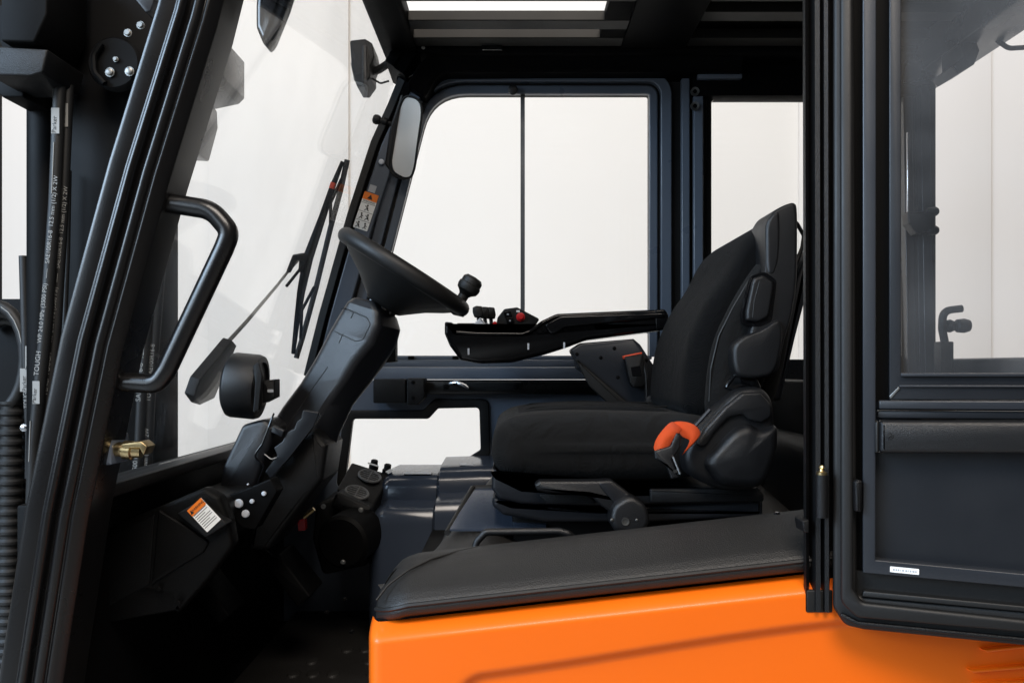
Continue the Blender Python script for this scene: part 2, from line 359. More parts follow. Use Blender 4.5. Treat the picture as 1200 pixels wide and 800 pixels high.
# warning label
ld = (W(433, 226, 0.55)-W(444, 226-38, 0.55)); ldn = Vector((W(415, 268, 0.55).x-W(429, 226, 0.55).x, 0, W(415, 268, 0.55).z-W(429, 226, 0.55).z)).normalized()
lr = Vector((-ldn.z, 0, ldn.x))
o0 = W(427.5, 224, 0.553)
lw_, lh_ = 0.043, 0.108
ws = plate('warning_label', o0, lr, ldn, lw_, lh_, 'sticker', fp, r=0.003)
plate('label_header', o0, lr, ldn, lw_, 0.022, 'sticker_orange', fp, off=0.0013, t=0.0005)
nz = lr.cross(ldn)
def lpnt(u, v, off=0.002): return o0+lr*u+ldn*v-nz*off
slab('warning_triangle', [lpnt(.021, .004), lpnt(.029, .018), lpnt(.013, .018)], -nz*0.0004, 'ink', fp)
text('label_text', 'WARNING', lpnt(.0215, .0265), lr, -ldn, 0.0075, 'ink', fp, 'CENTER')
for v in (.031, .056, .082):
    plate('label_line', lpnt(.001, v, 0.0013), lr, ldn, .041, .0009, 'ink', fp, t=0.0004, r=0)
def pictogram(u, v, kind):
    lathe('pictogram_head', [(0.0, 0), (0.0026, 0), (0.0026, 0.0005), (0, 0.0005)], lpnt(u, v-.006), -nz, 'ink', fp, 10)
    segs = [((0, -.003), (0.001, .003)), ((0.001, .003), (-.004, .009)), ((0.001, .003), (.005, .008)), ((0, -.002), (.006, .001))] if kind else [((0, -.003), (.003, .004)), ((.003, .004), (-.004, .006)), ((-.004, .006), (-.005, .01)), ((-.006, -.004), (.006, .009))]
    for a, b in segs:
        tube('pictogram_stroke', [lpnt(u+a[0], v+a[1]), lpnt(u+b[0], v+b[1])], 0.0011, 'ink', fp, n=5)
pictogram(.022, .043, 0); pictogram(.012, .069, 1); pictogram(.031, .069, 0); pictogram(.012, .095, 0); pictogram(.031, .095, 1)
plate('blank_sticker', W(434, 216, 0.553), lr, ldn, 0.02, 0.021, 'sticker_grey', fp, r=0.001)
lathe('cap', [(0.008, 0), (0.008, 0.004), (0.006, 0.006), (0, 0.007)], W(447, 190, 0.55), TOWARD, 'cap_white', fp, 16)
# far rear pillars
mpth = [(809, 470), (809, 96)]
bp = sweep('middle_pillar', mpth, [(0.066, 0.05), (0.066, 0.0), (-0.062, 0.0), (-0.062, 0.05)], YF, 'rubber', truck)
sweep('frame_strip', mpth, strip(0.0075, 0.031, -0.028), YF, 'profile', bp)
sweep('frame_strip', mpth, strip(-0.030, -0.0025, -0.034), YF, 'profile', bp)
for y in (108, 125):
    lathe('bolt', [(0.0, 0.003), (0.006, 0.003), (0.0065, 0.006), (0.0125, 0.007), (0.0125, 0)], W(814, y, 0.562), TOWARD, 'zinc', bp, 16); bolt(bp, W(814, y, 0.562), TOWARD, 0.006, 0.007)
qp = prism('rear_window', [(828, 92), (1096, 92), (1096, 640), (828, 640)], YF, 0.598, 0.625, 'paint', truck, holes=[[(833, 117, 6), (1056, 117, 6), (1056, 421, 6), (833, 421, 6)]])
prism('window_pane', [(828, 112), (1060, 112), (1060, 425), (828, 425)], YF, 0.612, 0.616, 'glass', qp)
prism('side_panel', [(800, 450), (1096, 450), (1096, 640), (800, 640)], 0.58, 0.57, 0.597, 'paint', qp, bev=0.003)
rp = sweep('rear_pillar', [(1074, 640), (1072, 440), (1066, 90)], [(0.034, 0.06), (0.034, -0.03), (0.010, -0.032), (0.008, -0.02), (-0.006, -0.02), (-0.008, -0.045), (-0.035, -0.045), (-0.035, 0.06)], YF, 'slate', truck)
sx = sweep('handle_bar', [(1064, 250), (1064, 155)], [(0.003, 0.003), (0.003, -0.003), (-0.003, -0.003), (-0.003, 0.003)], 0.545, 'steel', rp)
prism('clamp', [(1062, 248), (1072, 250), (1094, 246), (1094, 270), (1073, 275), (1063, 262)], 0.52, 0.51, 0.55, 'plastic', rp, r=2, bev=0.004)
for y in (248, 270): lathe('clamp_knob', [(0, -0.02), (0.010, -0.02), (0.013, -0.012), (0.013, 0.006), (0.009, 0.012), (0, 0.012)], W(1094, y, 0.52), (1, 0, 0.1), 'plastic', rp, 20)
hk = tube('rear_grip', [W(1110, 470, 0.45), W(1109, 410, 0.45), W(1104, 385, 0.45), W(1105, 364, 0.45), W(1127, 361.5, 0.45)], 0.0105, 'plastic', truck, fr=0.03, n=10)
lathe('horn_knob', [(0, 0), (0.016, 0.002), (0.018, 0.012), (0.013, 0.024), (0.013, 0.028), (0.018, 0.032), (0.02, 0.05), (0.016, 0.064), (0, 0.07)], W(1108, 382, 0.45), (1, 0, 0.02), 'plastic', hk, 18)
rail('grip_foot', 400, 440, 0.43, 0.47, 1103, 1118, 'plastic', hk)
# ------------------------------------------------------------------ roof
ZR = 0.88+H
rf = box('roof_frame', (-0.36, -0.265), (-0.62, 0.66), (ZR-0.01, ZR+0.05), 'roof_black', truck, 0.012, 3)
rf['label'] = 'overhead guard with black roof bars'
box('side_beam', (-0.265, 1.22), (0.47, 0.66), (ZR-0.012, ZR+0.05), 'roof_black', rf, 0.012, 3)
box('side_beam', (-0.265, 1.22), (-0.70, -0.58), (ZR-0.012, ZR+0.05), 'roof_black', rf, 0.012, 3)
box('cross_beam', (0.30, 0.48), (-0.58, 0.47), (ZR-0.002, ZR+0.05), 'roof_black', rf, 0.006, 2)
box('rear_beam', (1.12, 1.24), (-0.62, 0.66), (ZR-0.07, ZR+0.05), 'paint', rf, 0.01, 2)
box('hatch_block', (0.235, 0.30), (0.13, 0.40), (ZR+0.001, ZR+0.03), 'roof_black', rf, 0.003)
for x0, x1 in ((-0.265, 0.30), (0.48, 1.12)):
    for y in (-0.50, -0.385, -0.27, -0.155, -0.04, 0.128, 0.290, 0.400):
        if x0 > 0 and y == 0.290: yy = 0.24
        else: yy = y
        box('roof_bar', (x0, x1), (yy, yy+0.056), (ZR, ZR+0.026), 'bar_paint', rf, 0.002, 1)
    if x0 > 0:
        for y in (0.13, 0.18): box('roof_bar', (x0, x1), (y, y+0.04), (ZR+0.03, ZR+0.05), 'roof_black', rf, 0.002, 1)
prism('roof_cover', [(806, -58), (1260, -58), (1260, -63), (806, -63)], 0.0, -0.58, 0.47, 'roof_black', rf)
# far curved header above the side door
hd = round2([(480, 104, 0), (497, 76, 30), (640, 74, 0), (870, 74, 0)])
sweep('header_rail', hd, [(0.0, 0.05), (0.0, -0.10), (0.004, -0.115), (0.030, -0.120), (0.034, -0.13), (0.060, -0.135), (0.066, 0.05)], YF, 'roof_black', rf)
hd2 = round2([(497, 122, 0), (514, 92, 34), (640, 91, 0), (860, 91, 0)])
sweep('header_rail', hd2, [(-0.012, 0.05), (-0.012, -0.075), (-0.006, -0.085), (0.010, -0.090), (0.030, -0.105), (0.040, -0.11), (0.040, 0.05)], YF, 'roof_black', rf)
rail('rear_header', 74, 112, 0.56, 0.62, 812, 1075, 'roof_black', rf, 0.004)
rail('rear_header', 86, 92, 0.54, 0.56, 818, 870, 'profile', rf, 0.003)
cl = prism('clip', [(564, 53), (572, 51), (577, 49), (588, 52), (589, 60), (565, 60)], 0.46, 0.45, 0.47, 'gloss', rf, r=1, bev=0.001)
for x, y in ((496, 56),): bolt(rf, W(x, y, 0.46), (0, -0.5, -1), 0.004, 0.003, 'zinc')
lathe('stopper', [(0.014, 0), (0.014, 0.006), (0.01, 0.008), (0, 0.008)], W(601, 106, 0.565), TOWARD, 'rubber', rf, 20)
prism('corner_bracket', [(466, 88), (492, 76), (490, 92), (475, 120), (462, 118)], 0.56, 0.55, 0.57, 'roof_black', rf, r=3, bev=0.003)
tube('cable_tie', [W(470, 88, 0.54), W(478, 91, 0.535), W(488, 86, 0.535), W(492, 80, 0.54)], 0.0015, 'zinc', rf, n=6)
# ------------------------------------------------------------------ windshield and sill
def ws_at(px, py, off=0.0):
    q = (px-600)/F; w = -(py-430)/F
    k = -0.594/(q-0.31*w)
    return Vector((q*k, k-DC, H+w*k)) + Vector((-0.955, 0, 0.296))*off
n_ws = Vector((-0.955, 0, 0.296))
a0 = Vector((-0.594+0.31*-0.18, -0.60, H-0.18)); a1 = Vector((-0.594+0.31*0.90, -0.60, H+0.90))
wsd = slab('windshield', [a0, a1, a1+Vector((0, 1.18, 0)), a0+Vector((0, 1.18, 0))], n_ws*0.005, 'glass_front', truck)
wsd['label'] = 'large sloping windshield pane'
sl = box('windshield_sill', (-0.70, -0.625), (-0.60, 0.58), (H-0.205, H-0.187), 'rubber', truck, 0.004)
box('sill_trim', (-0.628, -0.615), (-0.60, 0.58), (H-0.200, H-0.180), 'mat_rubber', sl, 0.003)
box('front_panel', (-0.74, -0.66), (-0.56, 0.58), (H-0.95, H-0.206), 'darkmetal', sl, 0.004)
box('sill_ledge', (-0.62, -0.52), (-0.36, 0.50), (H-0.32, H-0.24), 'plastic', sl, 0.015, 3)
# ------------------------------------------------------------------ wiper
wp = lathe('wiper_motor', [(0, 0), (0.056, 0.0), (0.065, 0.006), (0.067, 0.012), (0.067, 0.058), (0.064, 0.066), (0.052, 0.068), (0.051, 0.062), (0, 0.062)], W(268, 450, -0.10), (1.0, 0.02, -0.1), 'plastic_side', truck, 48)
wp['label'] = 'round black wiper motor with arm and blade on the windshield'
prism('motor_plug', [(311, 446), (325, 444), (325, 465), (311, 472)], -0.12, -0.14, -0.10, 'plastic', wp, r=1, bev=0.002)
plate('motor_label', W(313.5, 456, -0.1412), (1, 0, 0), (0, 0, -1), 0.012, 0.006, 'sticker_grey', wp, t=0.0006)
prism('motor_rib', [(297, 428), (304, 424), (308, 440), (304, 480), (297, 484), (300, 450)], -0.16, -0.165, -0.15, 'plastic', wp, r=2, bev=0.002)
am = slab('arm_base', [(ws_at(239, 468, 0.02), .004), (ws_at(246, 478, 0.02), .004), (ws_at(262, 470, 0.02), .004), (ws_at(288, 408, 0.02), .003), (ws_at(283, 402, 0.02), .003), (ws_at(246, 448, 0.02), .004)], n_ws*0.022, 'plastic', wp, bev=0.003, r=0.004)
tube('wiper_arm', [ws_at(283, 408, 0.034), ws_at(305, 383, 0.034), ws_at(340, 340, 0.034), ws_at(352, 324, 0.034), ws_at(362, 309, 0.03)], [0.0065, 0.006, 0.005, 0.005, 0.006], 'zinc', wp, n=8, flat=0.6)
tube('wiper_arm', [ws_at(346, 338, 0.022), ws_at(364, 315, 0.022)], 0.004, 'darkmetal', wp, n=8)
tube('arm_joint', [ws_at(352, 322, 0.03), ws_at(360, 306, 0.032), ws_at(369, 305, 0.03), ws_at(366, 322, 0.03)], [0.006, 0.008, 0.012, 0.008], 'darkmetal', wp, n=8)
bl = [ws_at(412, 189, 0.012), ws_at(404, 225, 0.012), ws_at(392, 270, 0.012), ws_at(375, 340, 0.012), ws_at(360, 395, 0.012), ws_at(352, 421, 0.012)]
tube('wiper_blade', bl, 0.0075, 'rubber', wp, n=6)
tube('blade_bridge', [ws_at(409, 192, 0.018), ws_at(399, 222, 0.022), ws_at(388, 258, 0.024), ws_at(372, 306, 0.026), ws_at(363, 345, 0.024), ws_at(357, 380, 0.022), ws_at(351, 416, 0.018)], [0.005, 0.008, 0.010, 0.014, 0.011, 0.008, 0.006], 'darkmetal', wp, n=8)
tube('blade_bridge', [ws_at(406, 212, 0.014), ws_at(396, 240, 0.02), ws_at(393, 268, 0.014)], 0.0045, 'darkmetal', wp, n=6)
tube('blade_bridge', [ws_at(374, 338, 0.014), ws_at(362, 366, 0.02), ws_at(358, 398, 0.014)], 0.0045, 'darkmetal', wp, n=6)
for a, b, c in ((399, 221, 0.022), (405.5, 221, 0.013)): tube('blade_tag', [ws_at(a+1, b-4, c), ws_at(a-1, b+3, c)], 0.0075, 'red_orange', wp, n=8)
# ------------------------------------------------------------------ mast and hoses outside the windshield
ms = box('mast', (-0.925, -0.735), (-0.10, 0.02), (0.3, 3.1), 'darkmetal', truck, 0.006)
ms['label'] = 'black lifting mast standing in front of the windshield'
box('rail', (-1.03, -0.955), (0.36, 0.42), (0.3, 3.1), 'darkmetal', ms, 0.005)
lathe('lift_cylinder', [(0.026, 0), (0.026, 2.5)], Vector((-0.885, 0.30, 0.3)), (0, 0, 1), 'darkmetal', ms, 24)
box('rail', (-1.40, -1.287), (0.15, 0.28), (0.3, 3.1), 'darkmetal', ms, 0.005)
bk = prism('hose_bracket', [(38, 72), (75, 73), (89, 42), (90, -40), (38, -40)], -0.16, -0.26, -0.12, 'darkmetal', ms, bev=0.004)
prism('fitting', [(18, 102), (48, 102), (48, 125), (24, 125), (18, 120)], -0.10, -0.16, -0.05, 'darkmetal', ms, bev=0.003)
prism('fitting', [(11, 70), (80, 74), (74, 100), (60, 104), (12, 103)], -0.18, -0.25, -0.12, 'plastic', ms, bev=0.004)
prism('fitting', [(22, 20), (60, 20), (60, 72), (24, 72), (15, 45), (15, 32)], -0.08, -0.14, 0.0, 'darkmetal', ms, bev=0.003)
lathe('lift_cylinder', [(0.036, 0), (0.036, 2.6)], Vector((W(54, 0, -0.04).x, -0.04, 0.4)), (0, 0, 1), 'darkmetal', ms, 24)
lathe('brass_nut', [(0, -.01), (.006, -.01), (.006, .01), (0, .01)], W(10, 20, -0.12), (1, 0, 0.1), 'brass', ms, 10)
# chain sheave with bolts
lathe('chain_sheave', [(0, -0.012), (0.048, -0.012), (0.052, -0.008), (0.044, 0), (0.052, 0.008), (0.048, 0.012), (0, 0.012)], W(136, 76, -0.16), TOWARD, 'darkmetal', ms, 40)
tube('sheave_guard', [W(123, 98, -0.18), W(111, 85, -0.18), W(110, 65, -0.18), W(119, 51, -0.18)], 0.006, 'darkmetal', ms, n=8, fr=0.02)
for x, y, r in ((136, 70, .004), (129, 85, .007), (152, 84, .007), (150, 39, .006), (165, 30, .006)): bolt(ms, W(x, y, -0.175), TOWARD, r, 0.006, 'zinc')
# grey head seen through the glass
mh = prism('mast_head', [(232, 30), (249, 41), (263, 50), (275, 60), (275, 104), (268, 111), (240, 117), (226, 112)], 0.30, 0.22, 0.38, 'paint', ms, r=3, bev=0.006)
prism('mast_head', [(200, 60), (238, 117), (239, 137), (228, 178), (192, 176), (186, 120)], 0.26, 0.16, 0.36, 'paint', ms, bev=0.006)
prism('bracket', [(196, 178), (212, 181), (215, 186), (213, 191), (215, 198), (200, 200)], 0.25, 0.24, 0.27, 'zinc', ms, bev=0.002); bolt(ms, W(204, 187, 0.24), TOWARD, 0.005, 0.004, 'steel')
prism('bracket', [(160, 0), (190, -8), (182, 18), (176, 20)], -0.2, -0.22, -0.18, 'slate', ms, bev=0.002)
# hydraulic hoses with printed lettering
def hose(pts, d, rad, strings, lab=None):
    P = [W(a, b, d) for a, b in pts]
    h = tube('hydraulic_hose', P, rad, 'rubber', truck, n=14, fr=0.2)
    for (px, py), s, size, inv in strings:
        # position on the polyline by height
        for A, B in zip(P, P[1:]):
            z = W(0, py, d).z
            if min(A.z, B.z) <= z <= max(A.z, B.z):
                t = (z-A.z)/(B.z-A.z); p = A.lerp(B, t); up = (B-A).normalized(); up = up if up.z > 0 else -up; break
        else: continue
        q = p+Vector((px*rad, -math.sqrt(max(0, 1-px*px))*rad-0.0004, 0))
        if s == '-':
            tube('print_line', [q, q+up*size], 0.0009, 'hose_ink', h, n=5); continue
        if inv:
            wdt = 0.62*size*len(s)
            plate('print_patch', q+up*wdt*1.02+Vector((-0.6*size, 0, 0))-up*0, (1, 0, 0), -up, size*1.2, wdt*1.04, 'hose_ink', h, t=0.0003, r=0)
            text('lettering', s, q+Vector((0, -0.0006, 0)), up, (-1, 0, 0), size*0.95, 'ink', h)
        else: text('lettering', s, q, up, (-1, 0, 0), size, 'hose_ink', h)
seq = 'WP 24.0 MPa (3500 PSI)   -----   SAE100R16-8  12.5 mm (1/2) X 2W'
hose([(70, 100), (64, 240), (54, 380), (40, 520), (30, 800)], -0.17, 0.0115, [((-0.25, 402), seq, 0.0118, False), ((-.15, 472), 'Parker', 0.0115, True), ((-0.2, 440), 'TOUGH', 0.0135, False), ((0, 158), 'Parker', 0.013, True), ((0, 228), '-', 0.10, 0), ((-.2, 540), '-', 0.08, 0)])
hose([(80, 100), (74, 240), (66, 380), (52, 520), (42, 800)], -0.15, 0.0105, [((-0.2, 402), seq, 0.0112, False), ((-.2, 462), 'Parker', 0.0128, False), ((-0.2, 440), 'TOUGH', 0.0128, False), ((0, 150), 'Parker', 0.012, True), ((0, 222), '-', 0.09, 0)])
hose([(81, 200), (79, 300), (74, 420)], -0.12, 0.005, [])
hose([(40, 300), (36, 480), (35, 560)], 0.0, 0.010, [((-.1, 432), 'Parker', 0.013, True), ((0, 425), '-', .08, 0)])
hose([(28, 300), (32, 440), (36, 520)], 0.0, 0.010, [((-.1, 458), 'Parker', 0.013, True), ((0, 478), 'TOUGH', .012, 0)])
hose([(186, 200), (176, 330), (166, 470), (158, 640)], -0.13, 0.0105, [((0, 352), 'Parker', 0.013, True), ((-.2, 470), 'SAE100R16-8  12.5 mm (1/2)', 0.014, False), ((0, 325), '-', .1, 0), ((-.2, 600), 'WP 24.0 MPa (3500 PSI)', 0.013, False)])
hose([(196, 200), (187, 330), (176, 470), (168, 640)], -0.12, 0.0100, [((.1, 470), 'TOUGH  SAE100R16-8', 0.012, False), ((.1, 560), '12.5 mm (1/2) X 2W', 0.012, False)])
for k, (cx, cy) in enumerate(((-4, 420), (2, 428), (8, 436))):
    P = [W(cx+ (34+k*2)*math.cos(a), cy-62*math.sin(a), 0.02+0.03*k) for a in [math.radians(q) for q in range(-60, 121, 15)]]
    hh = tube('hydraulic_hose', P, 0.0135, 'rubber', truck, n=12)
    tube('print_line', [p+Vector((0.002, -0.0137, 0)) for p in P[5:10]], 0.0012, 'hose_ink', hh, n=5)
box('carriage_plate', (-1.5, -1.0), (0.10, 0.16), (0.35, W(0, 350, 0.1).z), 'darkmetal', ms, 0.006)
for k, (x0, x1) in enumerate(((14, 10), (40, 32))):
    P = [W(x0+(x1-x0)*i/120, 470+i*2.9+10*k, 0.03+0.04*k) for i in range(121)]
    sl_ = tube('ribbed_sleeve', P, [0.026 if i % 4 < 2 else 0.021 for i in range(121)], 'rubber', truck, n=16)
bolt(ms, W(28, 501, -0.02), TOWARD, 0.006, 0.004, 'steel')
# ------------------------------------------------------------------ near front pillar with grab handle
YN = -0.60
npth = [(236, -60), (216, 20), (160, 200), (105, 400), (64, 600), (30, 820)]
npf = sweep('front_pillar', npth, [(-0.034, 0.07), (-0.035, -0.012), (-0.032, -0.019), (-0.026, -0.0205), (-0.008, -0.015), (-0.006, -0.018), (-0.003, -0.0215), (0.001, -0.0225), (0.004, -0.020), (0.006, -0.013), (0.007, -0.006), (0.010, -0.005), (0.012, -0.009), (0.0145, -0.0145), (0.018, -0.017), (0.023, -0.0165), (0.0265, -0.013), (0.028, -0.008), (0.031, -0.010), (0.034, -0.0105), (0.039, -0.005), (0.047, 0.006), (0.048, 0.07)], YN, 'paint', truck, ang=60)
npf['label'] = 'near front pillar of ribbed black steel with a bent grab handle'
tube('grab_handle', [W(184, 236, -0.57), W(248, 246, -0.575), W(270, 272, -0.575), W(262, 292, -0.575), W(196, 432, -0.575), W(184, 450, -0.575), W(134, 447, -0.57)], 0.0145, 'paint', npf, fr=0.045, n=20)
lbk = prism('latch_bracket', [(112, 506), (128, 502), (136, 510), (136, 543), (118, 545), (108, 542)], -0.56, -0.575, -0.52, 'slate_lit', npf, r=2, bev=0.003)
prism('latch_bracket', [(117, 468), (124, 464), (120, 490), (114, 490)], -0.56, -0.57, -0.53, 'slate_lit', npf, bev=0.002)
st = lathe('striker', [(0, 0), (0.009, 0), (0.011, 0.004), (0.011, 0.012), (0.014, 0.014), (0.014, 0.026), (0.011, 0.028), (0.010, 0.040), (0, 0.042)], W(135, 526, -0.56), (1, 0, -0.08), 'brass', npf, 20)
slab('striker_plate', [W(141, 520, -0.575), W(165, 517, -0.575), W(172, 523, -0.575), W(168, 533, -0.575), W(163, 524, -0.575), W(145, 525, -0.575)], Vector((0, 0.03, 0)), 'brass', npf, 0.001)
# ------------------------------------------------------------------ dash / front cowl
db = prism('front_cowl', [(98, 650), (110, 624, 8), (190, 592), (244, 569), (262, 580, 8), (273, 606, 14), (278, 636, 10), (248, 676), (212, 716, 3), (204, 694), (178, 690), (94, 736, 4), (92, 700)], -0.42, -0.44, -0.405, 'cowl_black', truck, bev=0.008, seg=3)
prism('cowl_body', [(110, 640), (190, 606), (236, 590), (244, 630), (205, 690), (110, 725)], -0.30, -0.404, 0.10, 'cowl_black', db, bev=0.006)
db['label'] = 'angular black plastic front cowl with an orange warning label'
prism('cowl_panel', [(186, 596), (214, 612, 4), (246, 634, 4), (240, 646, 4), (182, 682, 3), (178, 688)], -0.44, -0.4445, -0.42, 'cowl_black', db, bev=0.004)
prism('cowl_panel', [(106, 632), (182, 602), (176, 684), (100, 724)], -0.44, -0.442, -0.42, 'cowl_black', db, bev=0.003)
cu = Vector((W(262, 612, -0.455).x-W(238, 588.5, -0.46).x, 0, W(262, 612, -0.455).z-W(238, 588.5, -0.46).z)).normalized()
cr = Vector((-cu.z, 0, cu.x)); co_ = W(219.5, 598.5, -0.463)
tilt = Vector((0, 0.25, 0)); cu = (cu-Vector((0, 0.2, 0))).normalized(); cr = (cr+Vector((0, 0.1, 0))).normalized()
prism('label_base', [(211, 600), (238, 584), (270, 612), (244, 628)], -0.445, -0.458, -0.43, 'plastic', db, bev=0.003)
cu = Vector((cu.x, 0, cu.z)).normalized(); cr = Vector((-cu.z, 0, cu.x)); co_ = W(219.5, 598.0, -0.4585)
plate('warning_label', co_, cr, cu, 0.0305, 0.0475, 'sticker', db, r=0.001)
plate('label_header', co_, cr, cu, 0.0305, 0.013, 'sticker_orange', db, off=0.0013, t=0.0004, r=0.001)
cn = cr.cross(cu)
text('label_text', 'WARNING', co_+cr*0.0175+cu*0.0066-cn*0.002, cr, -cu, 0.0056, 'ink', db, 'CENTER')
slab('warning_triangle', [co_+cr*0.004+cu*0.003-cn*0.0018, co_+cr*0.007+cu*0.010-cn*0.0018, co_+cr*0.001+cu*0.010-cn*0.0018], -cn*0.0004, 'ink', db)
for i in range(8):
    plate('label_line', co_+cr*0.002+cu*(0.0135+i*0.0038), cr, cu, 0.026 if i % 3 != 2 else 0.018, 0.0009, 'ink', db, off=0.0013, t=0.0003, r=0)
for x, y in ((210, 706), (187, 689)): bolt(db, W(x, y, -0.446), TOWARD, 0.004, 0.004, 'darkmetal')
# ------------------------------------------------------------------ steering column
secs = []
rows = [((411, 346), (436, 352), (452, 359)), ((402, 352), (446, 366), (463, 372)), ((394, 364), (447, 381), (467, 386)), ((382, 384), (438, 403), (462, 406)),
        ((371, 406), (420, 424), (447, 430)), ((361, 423), (405, 446), (432, 450)), ((346, 448), (386, 473), (412, 475)), ((324, 477), (368, 503), (397, 507)), ((306, 505), (350, 534), (386, 540)), ((296, 540), (335, 570), (380, 570))]
for i, (L, Mi, Rr) in enumerate(rows):
    w = 0.062 if 1 <= i <= 4 else (0.05 if i > 4 else 0.045)
    l = W(*L, -0.05); m_ = W(*Mi, -0.05); r_ = W(*Rr, -0.02)
    def pt(p, y): return Vector((p.x, y, p.z))
    mid = lambda a, b, t: a.lerp(b, t)
    s = [pt(l, w*0.1), pt(mid(l, m_, .03), -w*(0.25 if i < 5 else 0.2)), pt(mid(l, m_, .10), -w*(0.48 if i < 5 else 0.44)), pt(mid(l, m_, .86), -w), pt(mid(l, m_, 1.0), -w*0.95), pt(mid(m_, r_, .6), -w*0.45), pt(mid(m_, r_, .92), -w*0.1), pt(r_, w*0.15),
         pt(mid(m_, r_, .6), w*0.7), pt(m_, w), pt(mid(l, m_, .14), w), pt(l, w*0.5)]
    secs.append(s)
sc = loft('steering_column', secs, 'leather', truck, ang=24)
sc['label'] = 'tilted black steering column with textured plastic covers'
mdc = sc.modifiers.new('bevel', 'BEVEL'); mdc.width = 0.006; mdc.segments = 3; mdc.limit_method = 'ANGLE'; mdc.angle_limit = math.radians(35)
def seam(pts, d, par, r=0.0009, m='ink', closed=False, fr=0.0):
    return tube('seam', [W(a, b, d) for a, b in pts], r, m, par, n=6, fr=fr, closed=closed)
_dg = bpy.context.evaluated_depsgraph_get(); _dg.update(); _co = sc.evaluated_get(_dg)
def on_col(px, py):
    o_ = Vector((0, -DC, H)); d_ = (W(px, py, 0)-o_).normalized()
    ok, loc, nr, _i = _co.ray_cast(o_, d_)
    return loc if ok else W(px, py, -0.1)
def col_seam(pts):
    P = path_fillet([Vector((a, b, 0)) for a, b in pts], 5); Q = []
    for A, B in zip(P, P[1:]):
        n_ = max(1, int((B-A).length/3))
        Q += [on_col(*(A.lerp(B, k/n_)).xy) for k in range(n_)]
    Q.append(on_col(*P[-1].xy))
    tube('seam', Q, 0.0011, 'ink', sc, n=6)
col_seam([(400, 362), (404, 361), (430, 372), (434, 380), (425, 398), (417, 400), (392, 388)])
col_seam([(415, 365), (411, 373)]); col_seam([(402, 391), (397, 402)])
col_seam([(384, 430), (366, 455), (347, 484), (332, 508)])
lh = prism('lower_housing', [(286, 497, 10), (312, 490, 8), (324, 500, 6), (320, 520), (302, 566), (282, 596), (258, 578, 6), (264, 545)], -0.11, -0.125, 0.03, 'leather', sc, bev=0.010, seg=3)
prism('side_cover', [(300, 600), (284, 596), (304, 560), (318, 530), (345, 520), (372, 500), (388, 520), (382, 560), (350, 600), (320, 640), (296, 640)], -0.05, -0.085, 0.08, 'plastic', sc, r=5, bev=0.012)
tp = [(356, 480, 2), (375, 483, 2), (368, 500), (340, 536), (318, 560), (312, 552), (326, 533), (322, 524, 2), (332, 517), (338, 506, 2), (346, 502), (349, 493, 3), (354, 490)]
cb = prism('ratchet_plate', tp, -0.115, -0.122, -0.108, 'slate', sc, bev=0.0015)
for i in range(34):
    t = i/33; a = (374-t*54, 487+t*70)
    p = W(a[0], a[1], -0.118); box('tooth', (p.x-0.0012, p.x+0.0035), (-0.121, -0.111), (p.z-0.0012, p.z+0.0006), 'slate', cb, 0)
tube('wire', [W(321, 484, -0.125), W(315, 500, -0.132), (W(307, 520, -0.132)), W(300, 530, -0.132), W(299, 536, -0.132), W(310, 545, -0.13), W(302, 566, -0.13)], 0.002, 'gloss', sc, fr=0.008, n=8)
tube('wire', [W(310, 532, -0.128), W(318, 538, -0.13), W(324, 536, -0.128)], 0.0017, 'zinc', sc, fr=0.004, n=8)
prism('latch_bracket', [(320, 498), (334, 504), (331, 512), (318, 506)], -0.125, -0.13, -0.11, 'slate', sc, r=1, bev=0.002)
prism('pivot_plate', [(262, 582), (290, 572), (318, 560), (326, 575), (300, 620), (285, 618), (268, 600)], -0.24, -0.245, -0.20, 'darkmetal', sc, r=4, bev=0.003)
for x, y, r in ((280, 589.5, .0085), (288, 601.5, .0075), (295.5, 587, .0045), (309.5, 578, .0045), (291, 567, .0018)):
    lathe('screw_cap', [(r, 0), (r, 0.002), (r*0.8, 0.004), (0, 0.005)], W(x, y, -0.245), TOWARD, 'cap_white', sc, 20)
# wheel
wn = Vector((0.532, 0, 0.847)); wa = Vector((0.847, 0, -0.532)); wc = W(474, 319.5, 0.0)
R0 = 0.1465
sw = tube('steering_wheel', [wc+(wa*math.cos(t)+Vector((0, 1, 0))*math.sin(t))*R0 for t in [2*math.pi*i/72 for i in range(72)]], 0.0175, 'rubber', truck, n=16, closed=True)
sw['label'] = 'black steering wheel with a spinner knob on its rim'
lathe('hub', [(0, 0.010), (0.05, 0.012), (0.10, -0.002), (0.133, -0.006), (0.137, -0.016), (0.118, -0.030), (0.085, -0.050), (0.052, -0.076), (0.040, -0.086), (0.034, -0.088), (0, -0.088)], wc, wn, 'rubber', sw, 56, 40)
lathe('shaft', [(0.016, -0.13), (0.016, -0.105), (0.028, -0.104), (0.030, -0.085)], wc, wn, 'gloss', sw, 18, 30)
for i in range(9):
    a = 2*math.pi*i/9; q = wc-wn*0.1+(wa*math.cos(a)+Vector((0, 1, 0))*math.sin(a))*0.029
    tube('shaft_rib', [q-wn*0.006, q+wn*0.012], 0.004, 'gloss', sw, n=6)
kb = wc+wa*(R0-0.009)+Vector((0, -0.012, 0))
kax = Vector((0.52, 0, 0.85))
lathe('spinner_knob', [(0.017, -0.004), (0.016, 0.010), (0.0115, 0.016), (0.0115, 0.027), (0.015, 0.032), (0.023, 0.038), (0.0255, 0.046), (0.025, 0.053), (0.023, 0.055), (0.023, 0.058), (0.0225, 0.065), (0.017, 0.071), (0, 0.073)], kb, kax, 'rubber', sw, 32, 30)
